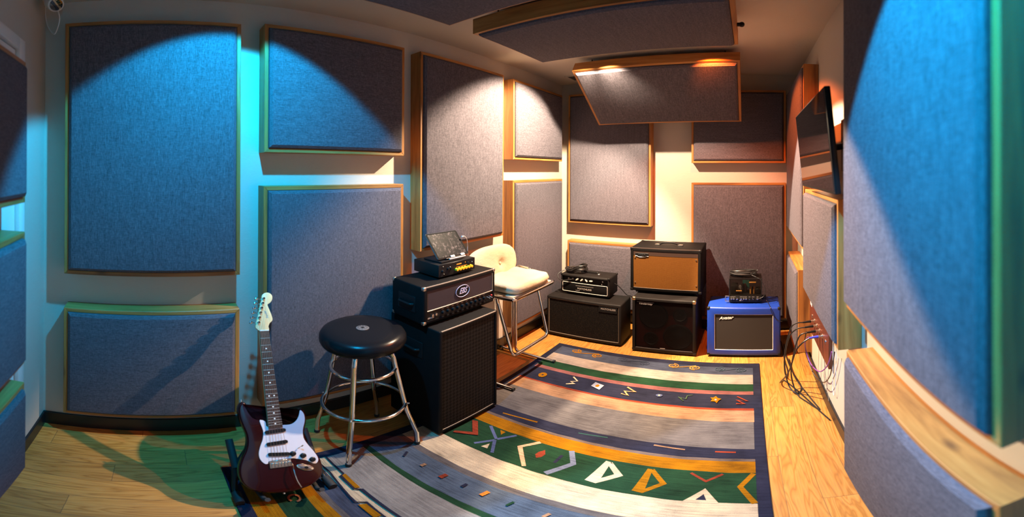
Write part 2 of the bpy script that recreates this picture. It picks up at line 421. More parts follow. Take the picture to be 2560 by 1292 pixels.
# ------------------------------------------------------------------ room shell
XL, XR, YB, YF, ZC = -1.860, 0.449, 3.451, -0.563, 2.438
T = 0.12
def slab(name, *b, mat='wall'):
    return struct(MB().box(*b).build(name, M[mat]))
slab('floor', XL - T, XR + T, YF - T, YB + T, -0.12, 0.0, mat='floor')
slab('ceiling', XL - T, XR + T, YF - T, YB + T, ZC, ZC + 0.12)
slab('wall_left', XL - T, XL, YF - T, YB + T, 0, ZC)
slab('wall_back', XL, XR, YB, YB + T, 0, ZC)
slab('wall_right', XR, XR + T, YF - T, YB + T, 0, ZC)
slab('wall_front', XL, -0.47, YF - T, YF, 0, ZC)
bh, bt = 0.094, 0.013
def baseboard(name, x0, x1, y0, y1):
    m = MB(); m.box(x0, x1, y0, y1, 0, bh, 0.003, 1); return struct(m.build(name, M['black_base']))
baseboard('baseboard_left', XL, XL + bt, YF, YB)
baseboard('baseboard_back', XL + bt, XR - bt, YB - bt, YB)
baseboard('baseboard_right', XR - bt, XR, YF, YB)
baseboard('baseboard_front', XL + bt, -1.472, YF, YF + bt)
# door with its casing in the front wall
d = struct(MB().box(-1.405, -0.605, YF, YF + 0.012, 0.008, 2.03, 0.002, 1).build('door_1', M['white_trim']))
m = MB()
for a in ((-1.470, -1.408, 0, 2.085), (-0.602, -0.540, 0, 2.085), (-1.408, -0.602, 2.033, 2.085)):
    m.box(a[0], a[1], YF, YF + 0.032, a[2], a[3], 0.004, 2)
struct(m.build('trim_1', M['white_trim']))

# ------------------------------------------------------------------ acoustic panels
BT = 0.020
def panel(name, label, w, h, loc, rotz=0.0, rot=None, depth=0.099, group='framed acoustic panels on the walls', cat='acoustic panel', horiz=False):
    t = thing(name, label, cat, loc, rotz, group, rot)
    X, b = w / 2, BT
    for pts, mat in (
        ([(-X, h), (X, h), (X - b, h - b), (-X + b, h - b)], 'wood_x'),
        ([(-X, 0), (-X + b, b), (X - b, b), (X, 0)], 'wood_x'),
        ([(-X, 0), (-X, h), (-X + b, h - b), (-X + b, b)], 'wood_z'),
        ([(X, 0), (X - b, b), (X - b, h - b), (X, h)], 'wood_z')):
        MB().prism(pts, -depth, 0, 0.0016, 1).build('frame_board', M[mat], t)
    g = 0.0012; q = MB(); bm = q.bm
    loops = []
    for ins, y in ((b + g, -0.015), (b + g, -depth - 0.001), (b + 0.004, -depth - 0.009), (b + 0.017, -depth - 0.0185), (b + 0.026, -depth - 0.020)):
        loops.append([bm.verts.new(c) for c in ((-X + ins, y, ins), (X - ins, y, ins), (X - ins, y, h - ins), (-X + ins, y, h - ins))])
    for A, B in zip(loops, loops[1:]):
        for k in range(4): bm.faces.new((A[k], A[(k + 1) % 4], B[(k + 1) % 4], B[k]))
    bm.faces.new(loops[-1]); bm.faces.new(list(reversed(loops[0])))
    q.build('fabric_pad', M['fab_h' if horiz else 'fab_v'], t, ang=24)
    return t
L90, R90 = PI / 2, -PI / 2
def left_panel(label, y0, y1, z0, z1, hz=False): return panel('acoustic_panel', label, y1 - y0, z1 - z0, (XL, (y0 + y1) / 2, z0), L90, horiz=hz)
def back_panel(label, x0, x1, z0, z1, hz=False): return panel('acoustic_panel', label, x1 - x0, z1 - z0, ((x0 + x1) / 2, YB, z0), 0, horiz=hz)
def right_panel(label, y0, y1, z0, z1, hz=False, depth=0.099): return panel('acoustic_panel', label, y1 - y0, z1 - z0, (XR, (y0 + y1) / 2, z0), R90, horiz=hz, depth=depth)
left_panel('tall acoustic panel at far left above a low wide one, dark upper corner', -0.434, 0.402, 1.022, 2.272)
left_panel('low wide acoustic panel standing just above the black baseboard, nearest the room corner', -0.435, 0.401, 0.172, 0.840, True)
left_panel('small wide acoustic panel above the guitar, upper one of its pair, half lit blue', 0.520, 1.361, 1.624, 2.287, True)
left_panel('tall acoustic panel behind the black stool and the guitar neck', 0.518, 1.357, 0.204, 1.458)
left_panel('tall acoustic panel behind the tablet, white light on its upper half', 1.486, 2.320, 1.034, 2.291)
left_panel('small acoustic panel high on the left wall beside the back corner', 2.447, 3.268, 1.629, 2.287, True)
left_panel('tall acoustic panel low behind the cream chair, beside the back corner', 2.444, 3.272, 0.200, 1.459)
back_panel('acoustic panel on the back wall, its top corner behind the tilted ceiling panel', -1.735, -0.888, 1.022, 2.304)
back_panel('low acoustic panel behind the small black amplifier head, under a taller panel', -1.743, -0.905, 0.154, 0.838, True)
back_panel('small reddish acoustic panel high on the back wall, dark upper half', -0.512, 0.331, 1.610, 2.268, True)
back_panel('tall acoustic panel on the back wall behind the blue speaker cabinet', -0.512, 0.333, 0.154, 1.433)
right_panel('narrow-looking acoustic panel beyond the television, reddish light on it', 2.390, 3.310, 1.022, 2.245)
right_panel('low acoustic panel beyond the wall jack board, orange wooden side facing us', 2.650, 3.312, 0.143, 0.820)
right_panel('acoustic panel directly under the television with a blue-lit edge', 1.452, 2.318, 0.772, 1.428, True)
right_panel('huge blurred acoustic panel close to us, half blue and half pale light', 0.425, 1.265, 1.050, 2.300, depth=0.115)
right_panel('low blurred acoustic panel close to us with a broad knotty pine top', 0.447, 1.316, 0.172, 0.840, True, depth=0.100)
DG = 'acoustic panels on the door'
for lab, z0, z1 in (('top acoustic panel on the white door, mostly dark', 1.420, 1.925), ('middle acoustic panel on the white door, bright blue', 0.785, 1.315), ('bottom acoustic panel on the white door, reaching near the floor', 0.195, 0.692)):
    panel('acoustic_panel', lab, 0.62, z1 - z0, (-0.945, YF + 0.012, z0), PI, horiz=True, group=DG)
CG = 'acoustic panels hung under the ceiling'
def hangers(t, pts):
    for p, q in pts:
        inv = t.matrix_world.inverted(); MB().cyl(inv @ Vector(p), inv @ Vector(q), 0.004, n=10).build('hanger_rod', M['satin'], t)
flat = Matrix.Rotation(PI / 2, 3, 'X')
cx = -0.685
c1 = panel('ceiling_panel', 'flat ceiling acoustic panel nearest us, cut off by the top of the frame', 1.25, 0.666, (cx, 1.288, 2.370), rot=flat, depth=0.090, group=CG, cat='ceiling panel')
hangers(c1, [((x, y, 2.368), (x, y, ZC)) for x in (-1.2, -0.17) for y in (0.70, 1.2)])
c2 = panel('ceiling_panel', 'large flat ceiling acoustic panel above the rug, dark side edge showing', 1.25, 0.672, (cx, 2.130, 2.370), rot=flat, depth=0.090, group=CG, cat='ceiling panel')
hangers(c2, [((x, y, 2.368), (x, y, ZC)) for x in (-1.2, -0.17) for y in (1.53, 2.06)])
inv = c2.matrix_world.inverted()
MB().tube([inv @ Vector(p) for p in ((-0.061, 1.913, 2.322), (-0.035, 1.913, 2.322))], 0.011, 14).ball(inv @ Vector((-0.035, 1.913, 2.322)), 0.015).build('side_knob', M['plastic'], c2)
TH = math.radians(55.5)
c3 = panel('ceiling_panel', 'tilted acoustic panel hanging under the ceiling with glowing top edge', 1.25, 0.655, (cx, 3.124 + 0.099 * 0.566, 1.949 + 0.099 * 0.824), rot=Matrix.Rotation(TH, 3, 'X'), group=CG, cat='ceiling panel')
hangers(c3, [((x, 3.02, 2.138), (x, 3.02, ZC)) for x in (-1.2, -0.17)] + [((x, 2.72, 2.345), (x, 2.72, ZC)) for x in (-1.2, -0.17)])

# ------------------------------------------------------------------ ceiling lamps (hidden behind the hung panels), vent, security camera
for i, (p, col, beams) in enumerate(LAMPS):
    lab = ('warm white ceiling lamp behind the flat panel, chair side', 'red orange ceiling lamp behind the flat panel, television side',
           'blue ceiling lamp near the door, guitar side', 'blue ceiling lamp near the door, big blurred panel side')[i]
    t = thing('ceiling_lamp', lab, 'lamp', (p[0], p[1], ZC), 0, 'coloured lamps on the ceiling')
    MB().lathe([(0.050, 0), (0.050, -0.016), (0.044, -0.026), (0.036, -0.026)], n=32).build('housing', M['plastic'], t)
    MB().lathe([(0.033, -0.0265), (0.033, -0.029), (0.010, -0.030)], n=28).build('lens', mat_emit('lens_glow', col, 1.5), t)
    for dr, half, bl, watts in beams:
        li = bpy.data.lights.new('lamp_light', 'SPOT'); li.energy = watts; li.color = col
        li.spot_size = math.radians(2 * half); li.spot_blend = bl; li.shadow_soft_size = 0.022
        lo = bpy.data.objects.new('lamp_light', li); C.objects.link(lo)
        lo.location = p; lo.rotation_euler = Vector(dr).to_track_quat('-Z', 'Y').to_euler()

t = thing('ceiling_vent', 'dark ceiling air vent beside the tilted panel, near the back corner', 'vent', (-1.49, 3.20, ZC))
m = MB()
for a in ((-0.16, 0.16, -0.10, -0.08), (-0.16, 0.16, 0.08, 0.10), (-0.16, -0.14, -0.08, 0.08), (0.14, 0.16, -0.08, 0.08)): m.box(a[0], a[1], a[2], a[3], -0.008, 0)
m.build('vent_frame', M['wall'], t)
MB().box(-0.14, 0.14, -0.08, 0.08, -0.002, 0).build('vent_backing', M['grey_vent'], t)
for k in range(9): MB().box(-0.14, 0.14, -0.072 + k * 0.018 - 0.006, -0.072 + k * 0.018 + 0.006, -0.007, -0.005).build('vent_slat', M['grey_vent'], t)

t = thing('security_camera', 'white dome security camera in the ceiling corner', 'camera', (-1.70, -0.475, ZC))
MB().lathe([(0.062, 0), (0.062, -0.02), (0.058, -0.026), (0.048, -0.028)], n=36).build('mount', M['cam_white'], t)
aim = Vector((0.62, 0.42, -0.66)).normalized(); rq = aim.to_track_quat('Z', 'Y').to_matrix().to_4x4()
MB().ball((0, 0, -0.066), 0.046, 28, 18).build('ball', M['cam_white'], t)
MB().lathe([(0.040, -0.005), (0.042, 0.020), (0.038, 0.030), (0.030, 0.033)], n=32).xf(Matrix.Translation((0, 0, -0.066)) @ rq @ Matrix.Translation((0, 0, 0.012))).build('barrel', M['cam_white'], t)
MB().lathe([(0.031, 0), (0.031, 0.003), (0.012, 0.004)], n=28).xf(Matrix.Translation((0, 0, -0.066)) @ rq @ Matrix.Translation((0, 0, 0.044))).build('lens', M['tv'], t)
MB().tube(smooth([(-0.055, -0.02, -0.012), (-0.075, -0.01, -0.05), (-0.06, 0.012, -0.13), (-0.07, 0.0, -0.185), (-0.11, -0.03, -0.20), (-0.14, -0.07, -0.14), (-0.150, -0.085, -0.07), (-0.152, -0.087, -0.01)], 8), 0.0032, 8).build('cable', M['white_cable'], t)

# ------------------------------------------------------------------ rug
def build_rug():
    bm = bmesh.new(); lay = bm.loops.layers.float_color.new('yarn')
    def face(vs, col):
        f = bm.faces.new(vs)
        for l in f.loops: l[lay] = (*col, 1)
        return f
    NAVY = (0.017, 0.019, 0.040); SLATE = (0.053, 0.064, 0.102); GREY = (0.114, 0.106, 0.109); BEIGE = (0.328, 0.267, 0.227)
    GREEN = (0.011, 0.043, 0.019); PINK = (0.212, 0.081, 0.078); RED = (0.230, 0.037, 0.017); PEACH = (0.316, 0.179, 0.102)
    GOLD = (0.300, 0.120, 0.002); TAN = (0.127, 0.097, 0.086); CREAM = (0.507, 0.406, 0.277); SLATE2 = (0.074, 0.100, 0.142); GB = (0.112, 0.098, 0.095); GREY2 = (0.221, 0.205, 0.192)
    X0, X1, Y0, Y1, Z = -1.495, 0.078, 0.270, 2.738, 0.0100
    # slab body with rounded edge
    b0 = [bm.verts.new(p) for p in ((X0, Y0, 0.0005), (X1, Y0, 0.0005), (X1, Y1, 0.0005), (X0, Y1, 0.0005))]
    b1 = [bm.verts.new((v.co.x, v.co.y, Z - 0.002)) for v in b0]
    i = 0.003; b2 = [bm.verts.new((x, y, Z)) for x, y in ((X0 + i, Y0 + i), (X1 - i, Y0 + i), (X1 - i, Y1 - i), (X0 + i, Y1 - i))]
    face(list(reversed(b0)), NAVY)
    for k in range(4):
        j = (k + 1) % 4; face((b0[k], b0[j], b1[j], b1[k]), NAVY); face((b1[k], b1[j], b2[j], b2[k]), NAVY)
    face(b2, NAVY)
    ix0, ix1 = -1.443, 0.029
    rows = [(2.688, SLATE), (2.548, BEIGE), (2.412, GREEN), (2.312, PINK), (2.268, NAVY), (2.096, RED), (2.078, PEACH), (1.952, GREY), (1.688, NAVY),
            (1.598, TAN), (1.578, GOLD), (1.486, GREEN), (1.262, CREAM), (1.112, GB), (1.078, SLATE2), (0.922, GREEN), (0.892, GREY2), (0.700, CREAM), (0.655, SLATE), (0.580, GB), (0.556, GOLD), (0.507, GREEN), (0.402, GOLD), (0.318, None)]
    N = 70
    def edge(k, x):
        y = rows[k][0]
        if k == 0: return y - 0.030 * (x - ix0) / (ix1 - ix0)
        if k == len(rows) - 1: return y
        return y + 0.004 * noise.noise(Vector((x * 9, k * 7.3, 0))) + 0.006 * noise.noise(Vector((x * 1.3, k * 3.1, 4)))
    zz = Z + 0.0006
    for k in range(len(rows) - 1):
        top = []; bot = []
        for s in range(N + 1):
            x = ix0 + (ix1 - ix0) * s / N
            jx = 0.003 * noise.noise(Vector((rows[k][0] * 9, s, 1))) if s in (0, N) else 0
            top.append(bm.verts.new((x + jx, edge(k, x), zz))); bot.append(bm.verts.new((x + jx, edge(k + 1, x), zz)))
        for s in range(N): face((bot[s], bot[s + 1], top[s + 1], top[s]), rows[k][1])
    lev = [zz]
    def poly(pts, col):
        lev[0] += 0.00002; z = lev[0] + 0.0004
        vs = [bm.verts.new((x, y, z)) for x, y in pts]
        f = face(vs, col)
        if f.calc_center_median() and f.normal.length == 0: f.normal_update()
        f.normal_update()
        if f.normal.z < 0: f.normal_flip()
    def stroke(pts, w, col, rough=0.15):
        P = [Vector(p) for p in pts]; L = []; R = []
        for i, p in enumerate(P):
            t = (P[min(i + 1, len(P) - 1)] - P[max(i - 1, 0)]).normalized(); nn = Vector((-t.y, t.x))
            if 0 < i < len(P) - 1:
                a = (P[i] - P[i - 1]).normalized(); b = (P[i + 1] - P[i]).normalized()
                k = 1 / max(0.45, abs(Vector((-a.y, a.x)).dot(nn)))
            else: k = 1
            ww = w / 2 * k * (1 + rough * random.uniform(-1, 1))
            L.append(p + nn * ww); R.append(p - nn * ww)
        for i in range(len(P) - 1): poly([tuple(L[i]), tuple(R[i]), tuple(R[i + 1]), tuple(L[i + 1])], col)
    def disc(c, rx, ry, col, n=18, wob=0.06):
        poly([(c[0] + rx * math.cos(2 * PI * k / n) * (1 + wob * random.uniform(-1, 1)), c[1] + ry * math.sin(2 * PI * k / n) * (1 + wob * random.uniform(-1, 1))) for k in range(n)], col)
    def spiral_pair(xc, yc, half, col, w=0.008, ry=0.034, rx=0.042):
        a = [Vector((xc - half, yc + 0.006)) + Vector((rx * (0.25 + 0.75 * t) * math.cos(PI * 0.5 - 3.4 * PI * (1 - t)), ry * (0.25 + 0.75 * t) * math.sin(PI * 0.5 - 3.4 * PI * (1 - t)))) for t in [k / 26 for k in range(27)]]
        b = [Vector((2 * xc - p.x, 2 * yc - p.y)) for p in reversed(a)]
        a2 = a[-1]; b2_ = b[0]
        stroke(a, w, col, 0.05); stroke(b, w, col, 0.05)
        stroke([Vector((xc - half + 0.0, yc + 0.006 - ry)), Vector((xc, yc)), Vector((xc + half, yc - 0.006 + ry))], w, col, 0.05)
    stroke([(-1.235, 1.629), (-1.136, 1.641), (-1.028, 1.650)], 0.012, GOLD, 0.35)
    stroke([(-0.796, 1.653), (-0.65, 1.668)], 0.008, (0.03, 0.10, 0.08))
    BL = (0.085, 0.110, 0.230)
    for s in ([(-1.198, 1.480), (-1.095, 1.395)], [(-1.092, 1.397), (-1.039, 1.480)], [(-1.095, 1.383), (-1.033, 1.286)], [(-1.150, 1.300), (-1.095, 1.383)]): stroke(s, 0.017, BL)
    poly([(-1.135, 1.478), (-1.101, 1.476), (-1.103, 1.441)], GOLD); poly([(-1.107, 1.298), (-1.093, 1.344), (-1.073, 1.302)], CREAM)
    stroke([(-0.910, 1.488), (-0.967, 1.404), (-0.858, 1.275)], 0.019, (0.62, 0.33, 0.20))
    poly([(-0.873, 1.384), (-0.871, 1.409), (-0.855, 1.438), (-0.835, 1.405), (-0.838, 1.378), (-0.854, 1.360)], RED)
    stroke([(-0.767, 1.364), (-0.768, 1.435)], 0.014, NAVY)
    stroke([(-0.749, 1.488), (-0.694, 1.394), (-0.756, 1.272)], 0.024, (0.16, 0.19, 0.28))
    stroke([(-0.560, 1.462), (-0.492, 1.382), (-0.560, 1.300), (-0.572, 1.300), (-0.568, 1.470), (-0.548, 1.446)], 0.026, CREAM, 0.1)
    stroke([(-0.425, 1.668), (-0.28, 1.656)], 0.010, PEACH); stroke([(-0.146, 1.655), (-0.055, 1.655)], 0.012, RED)
    stroke([(-0.380, 1.462), (-0.312, 1.368), (-0.376, 1.288), (-0.388, 1.290), (-0.388, 1.465), (-0.370, 1.448)], 0.022, GOLD, 0.1)
    stroke([(-0.224, 1.468), (-0.159, 1.411), (-0.099, 1.472)], 0.013, RED)
    poly([(-0.155, 1.359), (-0.097, 1.256), (-0.225, 1.253)], CREAM); poly([(-0.156, 1.317), (-0.142, 1.275), (-0.180, 1.274)], NAVY)
    stroke([(0.020, 1.480), (-0.030, 1.379), (0.022, 1.262)], 0.022, GOLD)
    spiral_pair(-1.205, 2.644, 0.092, GOLD, 0.009); spiral_pair(-0.827, 2.636, 0.092, (0.045, 0.06, 0.10), 0.006)
    spiral_pair(-0.452, 2.632, 0.080, (0.56, 0.24, 0.06), 0.009); spiral_pair(-0.126, 2.622, 0.078, (0.055, 0.085, 0.12), 0.006)
    disc((-1.314, 2.171), 0.028, 0.036, GOLD); disc((-1.314, 2.171), 0.007, 0.009, NAVY)
    stroke([(-1.119, 2.244), (-1.067, 2.199), (-1.104, 2.175), (-1.073, 2.161), (-1.115, 2.129)], 0.011, CREAM)
    poly([(-0.956, 2.235), (-0.887, 2.212), (-0.893, 2.146), (-0.962, 2.176)], (0.30, 0.33, 0.42)); disc((-0.925, 2.192), 0.013, 0.018, GOLD)
    stroke([(-0.743, 2.243), (-0.676, 2.195), (-0.742, 2.186), (-0.706, 2.138), (-0.751, 2.148)], 0.011, (0.56, 0.29, 0.14))
    disc((-0.527, 2.191), 0.020, 0.018, (0.08, 0.10, 0.20)); disc((-0.527, 2.191), 0.007, 0.009, CREAM)
    stroke([(-0.411, 2.196), (-0.374, 2.152), (-0.396, 2.191), (-0.364, 2.180), (-0.362, 2.221), (-0.332, 2.233)], 0.006, (0.07, 0.12, 0.06))
    poly([(-0.224, 2.215), (-0.206, 2.216), (-0.193, 2.236), (-0.181, 2.215), (-0.158, 2.202), (-0.174, 2.177), (-0.180, 2.149), (-0.194, 2.168), (-0.218, 2.169), (-0.211, 2.193)], GOLD)
    disc((-0.191, 2.191), 0.007, 0.009, (0.30, 0.33, 0.42))
    stroke([(-0.067, 2.238), (-0.006, 2.181), (-0.065, 2.191), (-0.024, 2.147), (-0.071, 2.149)], 0.012, RED)
    poly([(-1.306, 1.461), (-1.275, 1.470), (-1.181, 1.364), (-1.222, 1.369)], RED); poly([(-1.181, 1.364), (-1.290, 1.302), (-1.295, 1.321), (-1.222, 1.369)], RED)
    for a, b, c, w in (((-1.271, 0.988), (-1.294, 1.025), NAVY, 0.012), ((-1.164, 0.993), (-1.164, 1.020), PEACH, 0.016), ((-1.047, 0.988), (-1.045, 1.024), RED, 0.022), ((-0.941, 0.997), (-0.941, 1.026), NAVY, 0.014), ((-0.850, 0.997), (-0.845, 1.035), (0.6, 0.2, 0.03), 0.016), ((-0.739, 0.996), (-0.733, 1.031), GREEN, 0.012), ((-0.601, 1.0), (-0.593, 1.03), PEACH, 0.012), ((-0.45, 1.0), (-0.445, 1.03), RED, 0.014), ((-0.3, 1.0), (-0.297, 1.03), GOLD, 0.014)): stroke([a, b], w, c)
    # the meander between the grey and the blue stripe
    x = -1.43; k = 0
    while x < -0.05:
        if k % 2 == 0: poly([(x + 0.15, 0.712), (x + 0.265, 0.709), (x + 0.262, 0.690), (x + 0.150, 0.694)], GOLD)
        else: poly([(x + 0.145, 0.668), (x + 0.235, 0.668), (x + 0.235, 0.638), (x + 0.135, 0.640)], GOLD)
        x += 0.23; k += 1
    seg = []; x = -1.44; k = 0
    top = [(-1.44, 0.705)]; low = [(-1.44, 0.655)]
    while x < -0.1:
        top += [(x + 0.155, 0.706), (x + 0.165, 0.688), (x + 0.275, 0.684), (x + 0.29, 0.706)]
        low += [(x + 0.12, 0.664), (x + 0.355, 0.640), (x + 0.375, 0.672), (x + 0.46, 0.670)]
        x += 0.46
    stroke(top, 0.008, NAVY, 0.1); stroke(low, 0.008, NAVY, 0.1)
    stroke([(-1.216 + 0.02 + 0.024 * math.cos(a), 0.468 + 0.020 * math.sin(a)) for a in [2 * PI * q / 14 for q in range(13)]], 0.009, (0.30, 0.10, 0.05))
    stroke([(-0.80 + 0.024 * math.cos(a), 0.455 + 0.020 * math.sin(a)) for a in [2 * PI * q / 14 for q in range(13)]], 0.009, CREAM)
    me = bpy.data.meshes.new('rug'); bm.to_mesh(me); bm.free(); me.materials.append(M['rug'])
    o = bpy.data.objects.new('rug', me); C.objects.link(o)
    return tag(o, 'large striped wool rug with navy border lying on the wood floor', 'rug')
build_rug()
RZ = 0.0115   # top of the rug

# ------------------------------------------------------------------ amplifiers and cabinets: local origin = floor point under the front face, front faces -Y
def cab_body(t, w, dpt, z0, h, rx, rz0, rz1, rec, mat, bev=0.012, rx1=None):
    """box with rounded edges and a recessed front opening (rx side margin, rz0/rz1 bottom/top margins)"""
    X = w / 2; q = MB(); bm = q.bm
    o = [bm.verts.new(p) for p in ((-X, 0, z0), (X, 0, z0), (X, 0, z0 + h), (-X, 0, z0 + h))]
    b = [bm.verts.new(p) for p in ((-X, dpt, z0), (X, dpt, z0), (X, dpt, z0 + h), (-X, dpt, z0 + h))]
    i = [bm.verts.new(p) for p in ((-X + rx, 0, z0 + rz0), (X - rx, 0, z0 + rz0), (X - rx, 0, z0 + h - rz1), (-X + rx, 0, z0 + h - rz1))]
    r = [bm.verts.new(p + Vector((0, rec, 0))) for p in [v.co.copy() for v in i]]
    for k in range(4):
        j = (k + 1) % 4
        bm.faces.new((o[k], o[j], i[j], i[k])); bm.faces.new((i[k], i[j], r[j], r[k])); bm.faces.new((o[j], o[k], b[k], b[j]))
    bm.faces.new(r); bm.faces.new(list(reversed(b)))
    ov = set(o + b)
    ed = [e for e in bm.edges if e.verts[0] in ov and e.verts[1] in ov]
    bmesh.ops.bevel(bm, geom=ed, offset=bev, segments=3, affect='EDGES', profile=0.5)
    return q.build('cabinet_body', mat, t)
def feet(t, w, dpt, z0, r=0.017):
    for x in (-w / 2 + 0.05, w / 2 - 0.05):
        for y in (0.05, dpt - 0.05):
            MB().lathe([(r, z0), (r * 0.85, 0.0)], (x, y, 0), n=20).build('rubber_foot', M['rubber'], t)
def frame_pipe(t, x0, x1, z0, z1, y, r, mat, name='piping', rad=0.008):
    pts = [(x, y, z) for x, z in rrect(x0, x1, z0, z1, rad, 4)]
    MB().tube(pts, r, 8, closed=True).build(name, mat, t)
def corner(t, x, y, z, s, mat, name='corner_protector'):
    """cap over one box corner: a rounded block standing 1.5 mm proud of the three faces it wraps"""
    e = 0.0016; dx = -1 if x > 0 else 1; dy = 1 if y < 0.05 else -1; dz = -1 if z > 0.1 else 1
    lim = lambda c, d: sorted((c - d * e, c + d * s * 1.25))
    m = MB(); m.box(*lim(x, dx), *lim(y, dy), *lim(z, dz), s * 0.42, 3); m.build(name, mat, t)
def knob(t, x, y, z, r, l, mat, name='knob', mark=None):
    m = MB(); m.lathe([(r * 1.1, 0), (r, l * 0.3), (r * 0.9, l), (r * 0.5, l * 1.05)], (x, y, z), 'Y', 18)
    return m.build(name, mat, t)
AG = 'guitar and bass amplifiers'; SG = 'speaker cabinets'

# --- tall bass cabinet beside the stool
t = thing('speaker_cabinet', 'tall black bass speaker cabinet on the rug beside the stool, diamond mesh front', 'speaker cabinet', (-1.308, 1.450, RZ), L90, SG)
w, dp, h = 0.446, 0.395, 0.707
cab_body(t, w, dp, 0.012, h - 0.012, 0.020, 0.022, 0.016, 0.016, M['tolex'], 0.010); feet(t, w, dp, 0.014)
MB().box(-w / 2 + 0.020, w / 2 - 0.020, 0.006, 0.015, 0.034, h - 0.016, 0.002, 1).build('grille', M['gr_diamond'], t)
MB().tube([(-w / 2 + 0.03, 0.006, 0.036), (w / 2 - 0.03, 0.006, 0.036)], 0.0022, 8).build('piping', M['piping'], t)
MB().tube([(-w / 2 + 0.016, 0.004, h - 0.005), (w / 2 - 0.016, 0.004, h - 0.005)], 0.0042, 8).build('piping', M['piping'], t)
m = MB(); m.box(-w / 2 - 0.004, -w / 2, 0.12, 0.29, 0.50, 0.60, 0.003, 1); m.build('handle_plate', M['plastic'], t)
MB().tube(fillet([(-w / 2 - 0.004, 0.145, 0.55), (-w / 2 - 0.022, 0.155, 0.55), (-w / 2 - 0.022, 0.255, 0.55), (-w / 2 - 0.004, 0.265, 0.55)], 0.012), 0.008, 10).build('side_handle', M['plastic'], t)

# --- bass head on it
Z1 = RZ + h
t = thing('amplifier_head', 'black bass amplifier head with a white oval emblem, on the tall cabinet by the stool', 'amplifier', (-1.390, 1.475, Z1), L90, AG)
w, dp, h = 0.556, 0.262, 0.228; z0 = 0.016
cab_body(t, w, dp, z0, h - z0, 0.024, 0.020, 0.020, 0.012, M['tolex'], 0.010); feet(t, w, dp, z0 + 0.002)
zs = z0 + 0.075
MB().box(-w / 2 + 0.025, w / 2 - 0.025, 0.004, 0.0115, zs, h - 0.021, 0.002, 1).build('front_grille', M['gr_perf'], t)
MB().box(-w / 2 + 0.025, w / 2 - 0.025, 0.005, 0.0115, z0 + 0.021, zs - 0.004, 0.001, 1).build('control_panel', M['plastic'], t)
MB().tube(fillet([(-w / 2 + 0.026, 0.003, zs), (w / 2 - 0.026, 0.003, zs), (w / 2 - 0.026, 0.003, h - 0.024)], 0.006), 0.0032, 8).build('silver_trim', M['steel'], t)
MB().tube([(-w / 2 + 0.016, 0.005, h - 0.004), (w / 2 - 0.016, 0.005, h - 0.004)], 0.0042, 8).build('piping', M['piping'], t)
el = [(0.052 * math.cos(a), 0.034 * math.sin(a)) for a in [2 * PI * k / 40 for k in range(40)]]
m = MB(); m.prism([(x, z + (zs + h) / 2 - 0.008) for x, z in el], 0.0015, 0.0045); m.build('emblem_plate', M['plastic'], t)
MB().tube([(x, 0.001, z + (zs + h) / 2 - 0.008) for x, z in el], 0.0015, 8, closed=True).build('emblem_ring', M['violet_ink'], t)
lettering('emblem_lettering', 'EBS', 0, 0.0015, (zs + h) / 2 - 0.008, 0.046, M['violet_ink'], t, width=0.064, shear=0.5, bold=0.0004)
for k in range(10):
    x = -0.145 + k * 0.036
    knob(t, x, 0.005, z0 + 0.046, 0.0095, 0.014, M['plastic'])
    MB().box(x - 0.008, x + 0.008, 0.0044, 0.0052, z0 + 0.064, z0 + 0.0665).build('panel_print', M['ink'], t)
for k in range(2):
    x = 0.205 + k * 0.020
    MB().cyl((x, 0.005, z0 + 0.046), (x + 0.004, -0.014, z0 + 0.040), 0.0032, n=10).ball((x + 0.004, -0.014, z0 + 0.040), 0.0042, 10, 8).build('toggle_switch', M['chrome'], t)
MB().ball((0.245, 0.003, z0 + 0.046), 0.007, 14, 10).build('pilot_lamp', M['dark_red_btn'], t)
for k in range(2): MB().lathe([(0.008, 0), (0.008, 0.006), (0.004, 0.007)], (-0.215 + k * 0.024, 0.005, z0 + 0.045), 'Y', 14).build('input_jack', M['steel'], t)
MB().box(-0.246, -0.205, 0.0044, 0.0052, z0 + 0.029, z0 + 0.036).build('panel_print', M['ink'], t)
for sx in (-1, 1):
    for z in (z0 + 0.001, h):
        for y in (0, dp): corner(t, sx * w / 2, y, z, 0.017, M['steel'])
m = MB(); m.box(-w / 2 - 0.003, -w / 2, 0.06, 0.20, 0.075, 0.165, 0.003, 1); m.build('handle_plate', M['plastic'], t)
MB().tube(fillet([(-w / 2 - 0.003, 0.075, 0.12), (-w / 2 - 0.018, 0.085, 0.12), (-w / 2 - 0.018, 0.175, 0.12), (-w / 2 - 0.003, 0.185, 0.12)], 0.012), 0.007, 10).build('side_handle', M['plastic'], t)
Z2 = Z1 + h

